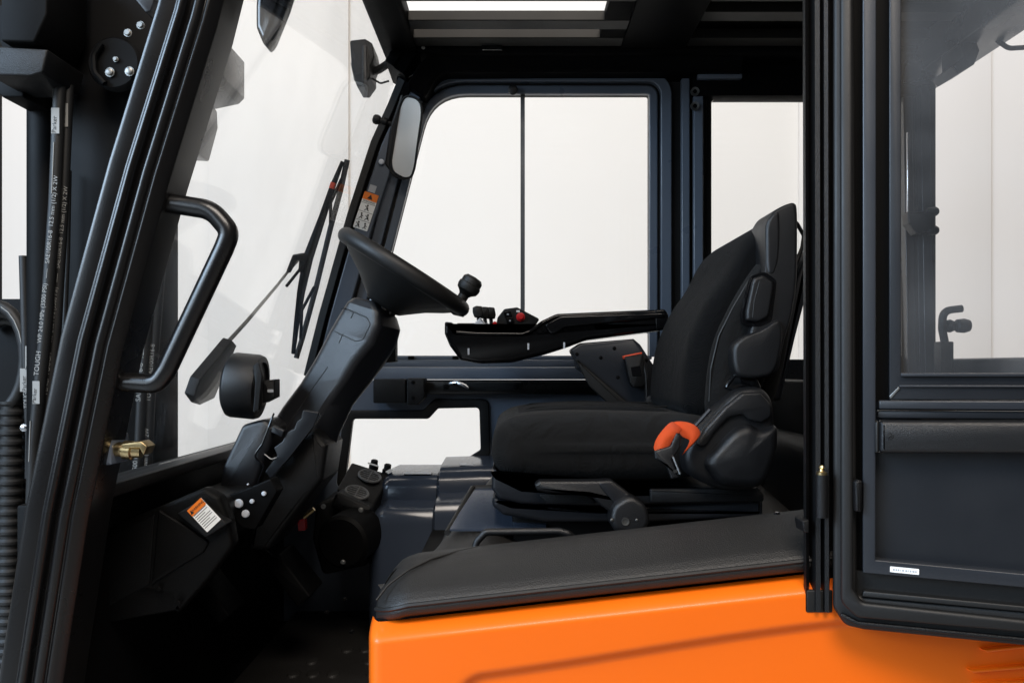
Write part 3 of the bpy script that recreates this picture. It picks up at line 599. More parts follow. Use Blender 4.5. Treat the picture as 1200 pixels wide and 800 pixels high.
prism('knob_clamp', [(531, 352), (545, 362), (543, 371), (530, 368), (522, 358)], -0.01, -0.03, 0.02, 'rubber', sw, r=2, bev=0.005)
tube('column_lever', [W(452, 366, 0.0), W(460, 364, 0.02), W(468, 358, 0.03)], 0.004, 'zinc', sc, n=8)
prism('column_tab', [(454, 398), (464, 392), (464, 424), (452, 425)], 0.05, 0.04, 0.08, 'plastic', sc, r=2, bev=0.002)
# ------------------------------------------------------------------ mirrors and lamps
mr = prism('rear_view_mirror', [(306, -20), (346, -20), (337, 8), (321, 48, 6), (313, 60, 8), (303, 36, 14), (303, 12)], -0.30, -0.32, -0.27, 'gloss', truck, bev=0.010, seg=4)
mr['label'] = 'black mirror housing hanging at the top of the windshield'
slab('mirror_glass', [W(339, 0, -0.315), W(320, 48, -0.315), W(320, 48, -0.275), W(339, 0, -0.275)], Vector((0.003, 0, 0.001)), 'gloss', mr)
im = slab('interior_mirror', [(p, 0.0) for p in chaikin([q[0] for q in [(W(471, 113, 0.520), .012), (W(488, 116, 0.507), .02), (W(495, 126, 0.503), .015), (W(484, 205, 0.534), .014), (W(474, 209, 0.541), .012), (W(456, 197, 0.553), .010)]], 3, 0.22)], Vector((0.002, 0.006, 0.0006)), 'mirror', truck)
im['label'] = 'small grey mirror on the far front pillar'
tube('mirror_rim', chaikin([W(471, 112, 0.519), W(463, 150, 0.535), W(455, 198, 0.552), W(464, 208, 0.548), W(475, 210, 0.540), W(485, 206, 0.533), W(490, 165, 0.519), W(496, 126, 0.503), W(488, 114, 0.507)], 2, 0.25), 0.0035, 'plastic', im, closed=True, n=8)
slab('mirror_back', [W(472, 111, 0.516), W(458, 199, 0.550), W(453, 192, 0.548), W(459, 150, 0.53)], Vector((-0.006, 0.004, 0)), 'mat_rubber', im, 0.001)
lathe('mirror_knob', [(0, 0), (0.008, 0), (0.013, 0.004), (0.0145, 0.012), (0.012, 0.02), (0.009, 0.022), (0.009, 0.028), (0.012, 0.03), (0.012, 0.04), (0.007, 0.045), (0.007, 0.06), (0, 0.06)], W(437, 139, 0.55), (0.96, 0.1, -0.25), 'rubber', im, 18)
wl_ = prism('work_light', [(412, 52, 3), (430, 50, 3), (438, 55, 4), (441, 70, 3), (436, 82, 3), (436, 94, 3), (428, 105, 2), (420, 105, 2), (414, 82, 3)], 0.66, 0.63, 0.74, 'plastic', truck, bev=0.005)
wl_['label'] = 'dark work light bracketed outside the far front pillar'
prism('lamp_lens', [(413, 78), (415, 78), (420, 102), (417, 98)], 0.66, 0.632, 0.735, 'lens', wl_)
prism('lamp_fin', [(424, 53), (429, 52), (430, 100), (424, 103)], 0.62, 0.622, 0.63, 'plastic_side', wl_, bev=0.002)
tube('lamp_arm', [W(432, 85, 0.68), W(444, 82, 0.68), W(456, 74, 0.66)], 0.012, 'plastic', wl_, n=10)
tube('lamp_cable', [W(436, 92, 0.66), W(446, 98, 0.65), W(456, 95, 0.65)], 0.003, 'rubber', wl_, fr=0.01, n=8)
rl = prism('rear_lamp', [(1117, 56), (1134, 56, 2), (1138, 66, 2), (1132, 82, 2), (1113, 93, 1), (1105, 85, 1), (1118, 76)], 0.3, 0.26, 0.36, 'plastic', truck, bev=0.004)
rl['label'] = 'small dark rear lamp under the roof edge'
tube('rear_cable', [W(1171, 12, 0.25), W(1163, 26, 0.25), W(1166, 46, 0.25), W(1182, 57, 0.25), W(1215, 55, 0.25)], 0.006, 'rubber', rl, fr=0.03, n=10)
# ------------------------------------------------------------------ armrest console
YA = 0.30
ar = prism('armrest_console', [(523, 378, 2), (532, 379, 2), (536, 389, 3), (618, 390, 10), (634, 377, 14), (652, 369, 8), (770, 364, 6), (778, 372, 5), (778, 384, 5), (772, 388, 4), (686, 399, 12), (662, 408, 10), (640, 415, 12), (600, 425, 20), (562, 426, 8), (541, 422, 6), (529, 406, 10), (523, 392, 5)], YA, 0.24, 0.40, 'gloss', truck, bev=0.010, seg=4)
ar['label'] = 'glossy black armrest console with levers and a red button'
prism('armrest_pad', [(636, 382, 4), (655, 372, 5), (772, 368), (774, 374), (690, 382), (660, 385, 6), (645, 395, 6)], YA, 0.232, 0.30, 'gloss', ar, bev=0.004)
prism('armrest_cap', [(762, 365, 1), (774, 364, 4), (778, 371, 3), (778, 385, 3), (764, 388, 1)], YA, 0.236, 0.41, 'gloss', ar, bev=0.004)
prism('console_tray', [(532, 384), (538, 380), (560, 380), (582, 384), (582, 392), (534, 392)], YA+0.02, 0.26, 0.39, 'plastic', ar, bev=0.002)
tube('rim_glint', [W(535, 389, 0.243), W(560, 391, 0.241), W(612, 391.5, 0.241), W(622, 388, 0.241), W(635, 378.5, 0.241), W(652, 370.5, 0.242), W(768, 366, 0.243)], 0.0055, 'gloss', ar, fr=0.03, n=10)  # added tube along the top rim, there to catch a highlight line
for x in (549, 619, 661): plate('slot', W(x-1, 408 if x == 549 else (402 if x < 650 else 401), 0.2305), (1, 0, 0), (0, 0, -1), 0.0045, 0.016, 'cap_white', ar, t=0.0012, r=0.001)
tw = prism('switch_pod', [(580, 389), (583, 372, 3), (591, 362, 4), (606, 360, 4), (633, 374, 3), (622, 386, 3), (612, 390)], 0.34, 0.335, 0.40, 'plastic', ar, bev=0.004)
for a in ((590, 365.5), (592.5, 373)):
    p = [(a[0], a[1]), (a[0]+8.5, a[1]-1.5), (a[0]+10.5, a[1]+5.5), (a[0]+2, a[1]+7.2)]
    prism('rocker_switch', p, 0.33, 0.328, 0.34, 'gloss', ar, r=0.8, bev=0.001)
    c = (a[0]+5.3, a[1]+2.8)
    plate('switch_mark', W(c[0]-1.2, c[1]-1, 0.3275), (1, 0, -0.1), (0, 0, -1), 0.0045, 0.0035, 'sticker_grey', ar, t=0.0004, r=0)
lathe('red_button', [(0.0115, 0), (0.0115, 0.003), (0.0088, 0.0035), (0.0088, 0.010), (0.007, 0.012), (0, 0.0125)], W(610, 371.5, 0.335), (0, -1, 0.1), 'red', ar, 24)
plate('switch_mark', W(605, 363.5, 0.3345), (1, 0, 0), (0, 0, -1), 0.009, 0.005, 'sticker', ar, t=0.0006, r=0.001)
for i, (x, y) in enumerate(((560.5, 364), (568, 365), (575, 365.5))):
    dd = 0.29+0.035*i
    prism('control_lever', [(x-6.5, y-3.5, 2), (x-2, y-5.5, 2), (x+4.5, y-5, 2), (x+6, y+3, 2), (x+5, y+8, 2), (x-4.5, y+8, 2), (x-6.5, y+2, 2)], dd, dd-0.012, dd+0.012, 'rubber', ar, bev=0.004)
    tube('lever_stem', [W(x, y+5, dd), W(x+1, y+16, dd)], 0.005, 'plastic', ar, n=8)
prism('lever_boot', [(563, 372), (570, 380), (567, 388), (556, 388), (554, 381)], 0.27, 0.258, 0.275, 'cap_white', ar, r=0.8, bev=0.004)
prism('lever_boot', [(570, 377), (577, 383), (578, 388), (569, 388)], 0.30, 0.292, 0.31, 'sticker_grey', ar, r=0.8, bev=0.003)
bolt(ar, W(580, 379, 0.31), TOWARD, 0.004, 0.008, 'red')
br = prism('armrest_bracket', [(668, 410, 4), (680, 402), (742, 397, 2), (750, 404), (777, 446, 2), (775, 458), (766, 470), (752, 482, 3), (738, 479, 3), (676, 431, 3), (674, 420)], 0.26, 0.25, 0.33, 'anthracite', ar, bev=0.005)
for x, y in ((676, 415), (704, 419), (720, 408), (757, 422), (771, 441), (724, 442), (692, 443), (756, 478)): bolt(ar, W(x, y, 0.25), TOWARD, 0.0035, 0.003, 'darkmetal')
prism('bracket_skirt', [(672, 418), (684, 428), (745, 480), (740, 486), (715, 475), (690, 452)], 0.25, 0.235, 0.25, 'rubber', ar, r=3, bev=0.003)
# buckle
bu = prism('belt_buckle', [(730, 418, 2), (752, 414, 2), (757, 448, 2), (752, 453, 2), (741, 454, 2), (737, 448, 2)], 0.22, 0.20, 0.235, 'plastic', truck, bev=0.004)
bu['label'] = 'black belt buckle with a red release button'
prism('release_button', [(729.5, 417), (751, 412.5), (752, 416), (730.5, 421)], 0.22, 0.203, 0.232, 'red_orange', bu, r=1, bev=0.002)
prism('buckle_window', [(739, 430), (750, 428.5), (752, 440), (741, 441)], 0.2, 0.1985, 0.202, 'gloss', bu, r=1)
tube('buckle_stalk', [W(753, 415, 0.21), W(757, 440, 0.20), W(758, 462, 0.20), W(756, 482, 0.2)], 0.0035, 'plastic', bu, n=8)
prism('buckle_bracket', [(756, 466), (788, 448), (790, 452), (768, 480), (760, 482)], 0.18, 0.175, 0.182, 'plastic', bu, bev=0.002)
tube('buckle_bracket', [W(765, 481, 0.175), W(789, 456, 0.175)], 0.003, 'zinc', bu, n=6)
# ------------------------------------------------------------------ seat
st = pillow('seat', [(576, 520), (580, 500), (604, 486), (660, 482), (740, 483), (850, 487), (856, 545), (800, 563), (700, 564), (615, 563), (585, 556), (576, 538)], -0.215, -0.25, 0.245, 0.055, 'fabric', truck, bulge=0.006)
st['label'] = 'black fabric suspension seat with an orange belt'
pillow('cushion_center', [(588, 510), (594, 492), (625, 481), (700, 477.5), (800, 480), (800, 505), (700, 510), (600, 520)], -0.215, -0.145, 0.15, 0.03, 'fabric_center', st)
tube('seam', [W(655, 484, -0.12), W(668, 487, -0.13), (W(690, 486, -0.12))], 0.003, 'fabric', st, n=6, fr=0.02)
for yy in (-0.085, 0.085):
    tube('seam', [W(600, 494, 0)*0+Vector((W(590, 0, -0.2).x+0.03*0, yy, W(0, 496, -0.2).z)), Vector((W(625, 0, -0.2).x, yy, W(0, 481.5, -0.215).z)), Vector((W(700, 0, -0.2).x, yy, W(0, 478, -0.215).z)), Vector((W(795, 0, -0.2).x, yy, W(0, 480, -0.215).z))], 0.0022, 'fabric', st, n=6, fr=0.03)
prism('base_shell', [(577, 545, 4), (583, 556, 8), (612, 570, 10), (700, 576), (885, 572, 3), (885, 588), (700, 592), (612, 590, 10), (585, 584, 10), (576, 572, 6)], -0.24, -0.25, 0.25, 'slate', st, bev=0.008, seg=3)
prism('base_shell', [(577, 579, 6), (600, 588, 10), (700, 594), (893, 584, 4), (893, 604, 3), (760, 611), (640, 611, 10), (590, 603, 12), (577, 592, 6)], -0.23, -0.24, 0.24, 'slate', st, bev=0.010, seg=3)
prism('rail', [(760, 571, 2), (885, 570, 2), (892, 578, 2), (892, 586), (760, 588)], -0.24, -0.258, -0.23, 'plastic', st, bev=0.004)
box('suspension', (0.0, 0.42), (-0.19, 0.19), (H-0.42, H-0.27), 'darkmetal', st, 0.01)
lev = prism('adjust_lever', [(625, 567, 4), (632, 562, 3), (690, 562, 8), (716, 561, 8), (732, 573, 6), (750, 588, 3), (742, 594), (722, 604, 3), (702, 590, 6), (690, 578, 6), (640, 576, 4), (630, 574, 3)], -0.27, -0.285, -0.25, 'plastic_side', st, bev=0.006, seg=3)
prism('lever_inlay', [(700, 565.5), (714, 564.5), (745, 586), (724, 594)], -0.285, -0.2875, -0.28, 'leather', st, r=3, bev=0.001)
prism('lever_recess', [(630, 578), (688, 580), (700, 590), (640, 590)], -0.252, -0.254, -0.25, 'plastic', st, r=4, bev=0.001)
pillow('lever_pivot', [(712, 606), (716, 588), (736, 576), (754, 588), (759, 606), (752, 619), (718, 620)], -0.275, -0.312, -0.25, 0.010, 'plastic_side', st, k=0.2)
lathe('screw', [(0.0045, 0.0), (0.0045, 0.001), (0.007, 0.0012), (0.007, -0.002)], W(733, 611, -0.3125), TOWARD, 'zinc', st, 18)
for x in (717, 746): bolt(st, W(x, 609, -0.311), TOWARD, 0.0025, 0.002, 'zinc')
pillow('backrest', [(792, 490), (794, 440), (801, 400), (819, 358), (845, 322), (862, 286), (884, 265), (910, 258), (926, 285), (924, 340), (914, 420), (894, 492)], -0.14, -0.215, 0.215, 0.05, 'fabric_center', st, bulge=0.004)
pillow('bolster', [(826, 490), (828, 440), (836, 398), (854, 360), (876, 322), (898, 296), (916, 310), (912, 370), (898, 440), (876, 490)], -0.22, -0.255, -0.14, 0.036, 'fabric', st, bulge=0.004)
tube('piping', [W(831, 470, -0.235), W(833, 432, -0.24), W(842, 394, -0.24), W(859, 360, -0.24), W(879, 326, -0.24), W(896, 304, -0.235)], 0.0018, 'rubber', st, n=6, fr=0.05)
pillow('back_shell', [(893, 270), (896, 260), (903, 249), (916, 242), (926, 239), (931, 243), (931, 300), (930, 335), (924, 372), (914, 404), (908, 440), (884, 442), (866, 420), (876, 388), (886, 345), (893, 318)], -0.255, -0.276, -0.17, 0.008, 'plastic_side', st, k=0.2, bulge=0.001)
pillow('shell_flute', [(894, 268), (897, 259), (904, 251), (911, 249), (912, 280), (910, 308), (903, 324), (895, 322)], -0.262, -0.2785, -0.22, 0.007, 'plastic_side', st, k=0.16)
prism('lever_recess', [(880, 323), (895, 319), (909, 329), (903, 377), (888, 383), (869, 381), (869, 365)], -0.27, -0.2775, -0.26, 'gloss', st)
pillow('recliner_lever', [(880, 327), (892, 323), (905, 331), (898, 372), (886, 378), (872, 376), (872, 365)], -0.27, -0.286, -0.24, 0.006, 'plastic_side', st, k=0.12)
seam([(890, 330), (884, 352), (882, 372)], -0.2855, st, 0.0010)
pillow('pivot_cover', [(858, 430), (857, 405), (870, 394), (892, 386), (912, 372), (917, 386), (914, 414), (906, 440), (882, 444), (863, 441)], -0.28, -0.290, -0.24, 0.009, 'plastic_side', st, k=0.22, bulge=0.002)
prism('back_support', [(929, 330), (943, 292, 4), (947, 300), (946, 330), (929, 395), (912, 468, 4), (897, 470), (912, 400)], -0.12, -0.14, 0.14, 'slate', st, bev=0.008)
tube('headrest_frame', [W(928, 300, -0.16), W(929, 258, -0.16), W(934, 262, -0.155), W(942, 276, -0.15), W(940, 290, -0.15), W(932, 312, -0.15)], 0.004, 'plastic', st, fr=0.01, n=8)
pillow('recliner_cover', [(798, 534), (812, 505), (838, 479), (862, 455), (890, 452), (904, 468), (906, 500), (909, 512), (905, 540), (890, 572), (845, 574), (806, 558)], -0.28, -0.298, -0.22, 0.016, 'plastic_side', st, bulge=0.002)
prism('cover_arch', [(812, 521), (826, 500), (847, 477), (868, 460), (888, 459), (902, 474), (902, 488), (890, 495), (876, 492), (868, 485), (852, 489), (836, 505), (824, 524)], -0.295, -0.309, -0.28, 'plastic_side', st, bev=0.005, seg=3)
pillow('cover_bulge', [(820, 540), (856, 501), (874, 495), (888, 503), (908, 496), (908, 525), (892, 570), (840, 568)], -0.29, -0.322, -0.27, 0.022, 'plastic_side', st, k=0.16, bulge=0.004)
tube('cover_edge', [W(814, 500, -0.305), W(832, 480, -0.305)], 0.0035, 'anthracite', st, n=6)
prism('recliner_link', [(845, 455), (862, 432), (885, 440), (893, 458), (870, 460)], -0.25, -0.26, -0.18, 'gloss', st, r=4, bev=0.006)  # black link between back shell and recliner cover
# seat belt webbing
def ribbon(name, pts, wv, m, par, th=0.0016):
    A = [Vector(p) for p in pts]; secs = []
    for i, p in enumerate(A):
        t = (A[min(i+1, len(A)-1)]-A[max(i-1, 0)]).normalized(); w = wv[i] if isinstance(wv, list) else wv; w = Vector(w); n = t.cross(w).normalized()*th
        secs.append([p+w/2+n, p-w/2+n, p-w/2-n, p+w/2-n])
    return loft(name, secs, m, par, 40)
def web(name, rows, par, m='belt'):
    """webbing laid as rows of (px, py, depth) points, smoothed and thickened"""
    R = [[W(*q) for q in r] for r in rows]
    def f(u, v):
        i = u*(len(R)-1); k = min(int(i), len(R)-2); a = i-k; j = v*(len(R[0])-1); l = min(int(j), len(R[0])-2); c = j-l
        return (R[k][l]*(1-a)+R[k+1][l]*a)*(1-c)+(R[k][l+1]*(1-a)+R[k+1][l+1]*a)*c
    o = grid(name, len(R)-1, len(R[0])-1, f, m, par, 80, 0.002)
    sb = o.modifiers.new('subdivision', 'SUBSURF'); sb.levels = 2; sb.render_levels = 2
    return o
bt = web('seat_belt', [[(764, 527, -.335), (770, 531, -.345), (777, 535, -.345)], [(767, 515, -.345), (775, 520, -.355), (784, 525, -.35)], [(774, 505, -.35), (782, 510, -.362), (791, 515, -.355)], [(781, 497, -.345), (789, 503, -.36), (796, 508, -.355)],
    [(786, 493.5, -.33), (793, 499, -.345), (799, 504, -.345)], [(789, 493, -.30), (795, 497, -.31), (801, 502, -.315)]], truck)
web('belt_fold', [[(786, 494, -.315), (792, 500, -.318), (798, 512, -.32)], [(796, 492.5, -.318), (801, 500, -.325), (803, 514, -.33)], [(808, 494, -.325), (808, 503, -.33), (807, 515, -.335)], [(817, 498, -.325), (814, 506, -.335), (808, 517, -.34)], [(822.5, 506, -.325), (815, 515, -.34), (805, 524, -.345)], [(821, 511, -.33), (813, 520, -.345), (800, 533, -.345)], [(812, 522, -.33), (804, 529, -.335), (798, 535, -.335)]], bt)
bt['label'] = 'bright orange seat belt webbing looped over the seat edge'
prism('belt_tongue', [(766, 528, 2), (785, 522, 2), (792, 505, 3), (797, 510, 2), (796, 524, 3), (786, 538, 3), (792, 552, 1), (798, 558, 2), (786, 561, 2), (780, 545, 2), (767, 537, 2)], -0.35, -0.358, -0.346, 'plastic_side', bt, bev=0.003)
tube('tongue_blade', [W(789, 535, -0.359), W(797, 555, -0.359)], 0.0022, 'steel', bt, n=6)
plate('tongue_hole', W(788.5, 551, -0.3588), (1, 0, .3), (0, 0, -1), 0.008, 0.005, 'ink', bt, t=0.001, r=0.001)
# ------------------------------------------------------------------ rear of cab
rc_ = box('rear_bulkhead', (0.64, 0.70), (-0.50, 0.575), (H-0.60, H-0.03), 'darkmetal', truck, 0.01)
prism('rear_cover', [(900, 508, 30), (960, 506, 30), (960, 640), (890, 640)], 0.05, -0.30, 0.45, 'plastic', rc_, bev=0.03, seg=5)
cw = prism('counterweight', [(1108, 420, 4), (1500, 424), (1500, 840), (1108, 840)], 0.55, -0.60, 0.62, 'slate', truck, bev=0.01)
cw['label'] = 'dark counterweight behind the cab'
# ------------------------------------------------------------------ side cowl, heater, footwell
def csec(x, dz=0.0, sh=1.0):
    prof = [(0.56, -0.280), (0.42, -0.284), (0.385, -0.290), (0.365, -0.303), (0.357, -0.318), (0.352, -0.346), (0.335, -0.352), (0.285, -0.354), (0.262, -0.360), (0.252, -0.374), (0.248, -0.395), (0.248, -0.75), (0.56, -0.75)]
    return [Vector((x, 0.56+(y-0.56)*sh, H+z+dz)) for y, z in prof]
cwx = [W(430, 0, 0.3).x, W(434, 0, 0.3).x, W(442, 0, 0.3).x, W(452, 0, 0.3).x, W(509, 0, 0.3).x]
sc2 = loft('side_cowl', [csec(cwx[0], -0.05, 0.72), csec(cwx[1], -0.026, 0.88), csec(cwx[2], -0.010, 0.96), csec(cwx[3], 0, 1), csec(cwx[4], 0, 1)], 'cowl', truck, 35)
sc2['label'] = 'glossy blue-grey stepped side cowl beside the footwell'
loft('rear_step', [csec(W(510, 0, 0.3).x, 0.0, 1.06), csec(W(513, 0, 0.3).x, 0.022, 1.08), csec(W(560, 0, 0.3).x, 0.026, 1.08), csec(W(640, 0, 0.3).x, 0.026, 1.08)], 'cowl', sc2, 35)
plate('clear_patch', W(474, 553, 0.42), (1, 0, 0), (0, -1, -0.05), 0.075, 0.03, 'sticker_grey', sc2, t=0.001)
plate('clear_patch', W(540, 548, 0.42), (1, 0, 0), (0, -1, -0.05), 0.035, 0.03, 'sticker_grey', sc2, t=0.001, off=0.012)
# heater box: sloped top face carrying two round vents
hx0 = W(412, 541, 0.42); hx1 = W(459, 556, 0.42); hy0 = W(394, 573, 0.30); hy1 = W(438, 592, 0.30)
ht = loft('heater_box', [[hx0, hx1, hy1, hy0], [p+Vector((0.0, 0.03, -0.03)) for p in (hx0, hx1, hy1, hy0)], [p+Vector((-0.0, 0.05, -0.05)) for p in (hx0, hx1, hy1, hy0)]], 'plastic', truck)
mdh = ht.modifiers.new('bevel', 'BEVEL'); mdh.width = 0.006; mdh.segments = 3
ht['label'] = 'black heater box with two round louvred vents'
hu = (hx1-hx0).normalized(); hv = (hy0-hx0); hv = (hv-hu*hv.dot(hu)).normalized(); hn = hu.cross(hv); hn = hn if hn.y < 0 else -hn
for cx_, cy_ in ((433, 559), (418, 578)):
    o_ = Vector((0, -DC, H)); d_ = W(cx_, cy_, 0.36)-o_; c = o_+d_*((hx0-o_).dot(hn)/d_.dot(hn))+hn*0.001
    rr = 0.029
    tube('vent_ring', [c+(hu*math.cos(a)+hv*0.86*math.sin(a))*rr+hn*0.003 for a in [2*math.pi*i/32 for i in range(32)]], 0.0034, 'vent_grey', ht, closed=True, n=8)
    lathe('vent_well', [(0, 0), (rr*0.84, 0), (rr*0.84, 0.0012), (0, 0.0012)], c, hn, 'ink', ht, 28)
    for i in range(-2, 3):
        w = math.sqrt(max(0, 1-(i/3)**2))*rr
        q = c+hv*(i*0.0084)+hn*0.003
        tube('louvre', [q-hu*w, q+hu*w], 0.0021, 'vent_grey', ht, n=6)
    tube('louvre', [c-hv*rr*0.85+hn*0.004, c+hv*rr*0.85+hn*0.004], 0.0018, 'vent_grey', ht, n=6)
for x, y in ((437.5, 541), (453, 546)):
    lathe('knob', [(0.013, 0), (0.013, 0.012), (0.010, 0.014), (0.0095, 0.026), (0.006, 0.028), (0, 0.028)], W(x, y+9, 0.43), hn+Vector((0, 0.3, 0.9)), 'rubber', ht, 12)
plate('heater_label', W(431, 543, 0.415), hu, hv, 0.03, 0.006, 'sticker', ht, t=0.001, off=0.004)
plate('heater_label', W(451, 554, 0.40), hu*0.4+hv*-0.9, hu, 0.022, 0.012, 'sticker', ht, t=0.001, off=0.004)
lathe('blower', [(0, 0), (0.058, 0), (0.066, 0.008), (0.066, 0.10), (0, 0.10)], W(400, 636, 0.18), (0.25, 1, 0.1), 'darkmetal', ht, 40)
prism('heater_body', [(372, 590, 6), (400, 578), (436, 596), (432, 660), (380, 672, 8), (368, 630, 10)], 0.30, 0.28, 0.50, 'plastic', ht, bev=0.008)
prism('heater_duct', [(395, 575, 4), (436, 594, 4), (434, 604, 4), (424, 612, 4), (388, 592, 4)], 0.26, 0.25, 0.34, 'plastic', ht, bev=0.008)
for x, y in ((379, 593), (423, 597), (402, 658)): bolt(ht, W(x, y, 0.172), TOWARD, 0.0045, 0.005, 'zinc')
tube('bracket', [W(356, 606, 0.1), W(368, 596, 0.1)], 0.005, 'brass', ht, n=8)
prism('red_tag', [(350, 610), (358, 606), (359, 620), (351, 621)], 0.12, 0.11, 0.13, 'red', ht, r=1)
# floor plate with studs, pedals
fz = H-0.70
fl = box('floor_plate', (-0.62, 0.05), (-0.54, 0.56), (fz-0.02, fz), 'mat_rubber', truck, 0.002)
stud = None
for i in range(12):
    for j in range(10):
        x = -0.52+i*0.045+(0.022 if j % 2 else 0); y = -0.48+j*0.08
        if random.random() < 0.45: continue
        if stud is None:
            stud = lathe('stud', [(0.016, 0), (0.013, 0.004), (0.007, 0.0055), (0, 0.0055)], Vector((0, 0, 0)), (0, 0, 1), 'mat_rubber', fl, 12); s_ = stud
        else: s_ = stud.copy(); C.objects.link(s_)
        s_.parent = fl; s_.location = (x, y, fz); s_.scale = (1, 1.5, 1)
box('floor_strip', (-0.275, -0.245), (-0.52, 0.4), (fz+0.001, fz+0.008), 'zinc', fl, 0.002).data.materials[0] = M['mat_rubber']
for x, y in ((404, 702), (383, 717), (412, 740)): bolt(fl, W(x, y, -0.02 if y < 720 else -0.2), (0, -0.3, 1), 0.004, 0.004, 'darkmetal')
pd = prism('pedal', [(318, 650), (335, 642), (372, 690), (356, 702)], 0.1, 0.04, 0.16, 'darkmetal', truck, r=3, bev=0.005)
tube('pedal_arm', [W(330, 665, 0.1), W(300, 640, 0.12), W(285, 600, 0.14)], 0.010, 'darkmetal', pd, fr=0.05)
pd2 = prism('pedal', [(260, 660), (275, 650), (305, 690), (292, 700)], 0.1, -0.10, 0.0, 'darkmetal', truck, r=3, bev=0.005)
# ------------------------------------------------------------------ hood: rubber mat and orange side
def zb(x): return H-0.372+(x+0.205)*0.1125
prof = [(-0.560, -0.004), (-0.578, 0.0), (-0.590, 0.006), (-0.594, 0.014), (-0.590, 0.024), (-0.575, 0.036), (-0.545, 0.048), (-0.505, 0.059), (-0.47, 0.064), (-0.445, 0.063), (-0.42, 0.055), (-0.40, 0.042), (-0.37, 0.030), (-0.25, 0.034), (-0.15, 0.046), (-0.05, 0.058), (0.05, 0.07), (0.15, 0.082), (0.25, 0.092)]
def smooth(a, b, x):
    t = max(0, min(1, (x-a)/(b-a))); return t*t*(3-2*t)
def matf(u, v):
    i = v*(len(prof)-1); k = min(int(i), len(prof)-2); f = i-k
    y = prof[k][0]*(1-f)+prof[k+1][0]*f; h = prof[k][1]*(1-f)+prof[k+1][1]*f
    xf = -0.205+0.06*smooth(-0.5, -0.1, y)+0.075*smooth(-0.1, 0.28, y)
    x = xf+(u**1.3)*(0.60-xf)
    h -= 0.055*smooth(-0.43, -0.36, y)*smooth(-0.06, 0.06, x)
    e = (x-xf); h2 = h-0.035*max(0, 1-e/0.03)**2*smooth(-0.6, -0.45, y)-0.012*max(0, 1-e/0.05)
    if y < -0.5: y += 0.045*max(0, 1-e/0.05)**2
    return Vector((x, y, zb(x)+h2))
hm = grid('hood_mat', 60, 54, matf, 'mat_rubber', truck, 60, 0.012)
hm['label'] = 'moulded black rubber mat over the hood'
tube('mat_edge', [matf(t/40, 0.20)+Vector((0, -0.001, 0)) for t in range(0, 41)], 0.0035, 'rubber', hm, n=6)
tube('mat_crease', [W(441, 703, -0.57), W(455, 685, -0.55), W(478, 668, -0.53), W(505, 655, -0.50), W(535, 646, -0.47), W(560, 641, -0.45)], 0.0018, 'mat_rubber', hm, n=6, fr=0.05)
tube('hood_handle', [W(556, 644, -0.40), W(559, 634, -0.40), W(569, 623, -0.40), W(655, 622, -0.40), W(666, 625, -0.40), W(676, 634, -0.39)], 0.0062, 'plastic_side', hm, fr=0.012, n=10)
mp = slab('mount_plate', [W(527, 622, -0.22), W(556, 573, 0.0), W(640, 573, 0.0), W(640, 622, -0.22)], Vector((0, 0, 0.004)), 'cowl', hm, 0)
tube('plate_trim', [W(524, 624, -0.22), W(554, 571, 0.0), W(600, 570.5, 0.0)], 0.006, 'mat_rubber', hm, fr=0.01, n=8)
lathe('mat_button', [(0.010, -0.004), (0.010, 0.003), (0.005, 0.0045), (0.005, 0.014), (0.003, 0.016), (0, 0.016)], W(910, 611, -0.46), (0, -0.1, 1), 'gloss', hm, 14)
def orf(u, v):
    x = -0.212+u*1.62; top = zb(min(x, 0.75))-0.006; z = top-0.80*(v**1.7)
    dz = top-z; y = -0.604
    y += 0.035*(max(0, 1-dz/0.022)**2)                                   # rolled top rim
    lz = 0.080-0.018*smooth(-0.10, 0.45, x)+0.09*(1-smooth(-0.15, -0.045, x))       # crease line falls away at the front corner
    y += 0.011*smooth(lz-0.004, lz+0.016, dz)*smooth(-0.17, -0.06, x)
    y -= 0.010*smooth(lz+0.03, lz+0.30, dz)
    e = u*1.62; y += 0.035*max(0, 1-e/0.018)**2
    return Vector((x, y, z))
hs = grid('hood_panel', 240, 130, orf, 'orange', truck, 60, 0.004)
hs['label'] = 'bright orange hood side panel with a pressed crease'
box('hood_core', (-0.20, 1.15), (-0.54, 0.55), (0.45, H-0.40), 'darkmetal', hs, 0.01)
for i, (x, y) in enumerate(((1150, 760), (1134, 784), (1140, 800))):
    prism('louvre_slot', [(x, y), (x+90, y-10+i*2), (x+90, y-6+i*2), (x+6, y+3)], -0.60, -0.6045, -0.58, 'orange', hs, bev=0.002)
# ------------------------------------------------------------------ near hinge post
x9 = lambda p: (p-600)*(DC+YN)/F
pr = [(943, 0.004), (943, -0.006), (949, 0.002), (950, 0.012), (952, 0.012), (953, -0.01), (958, -0.012), (959, 0.006), (962, 0.006), (963, -0.012), (967, -0.014), (971, -0.004), (972, 0.014), (985, 0.016), (985, 0.10), (978, 0.10)]
zl, zt = W(0, 714, YN).z, ZR
bm = bmesh.new(); A = [bm.verts.new((x9(p), YN+y, zl)) for p, y in pr]; B = [bm.verts.new((x9(p)-0.002, YN+y, zt)) for p, y in pr]
for i in range(len(A)): bm.faces.new((A[i], A[(i+1) % len(A)], B[(i+1) % len(A)], B[i]))
bm.faces.new(A[::-1]); bm.faces.new(B)
hp = fin('hinge_post', bm, 'plastic', truck); prism('post_foot', [(943.5, 690), (974, 690), (974, 716), (943.5, 716)], -0.60, -0.606, -0.575, 'rubber', hp, bev=0.002); hp['label'] = 'near door post of ribbed black profile'
lathe('hinge_pin', [(0.0085, -0.06), (0.0085, 0), (0.004, 0.001)], W(963, 556, -0.625), (0, 0, 1), 'plastic', hp, 16)
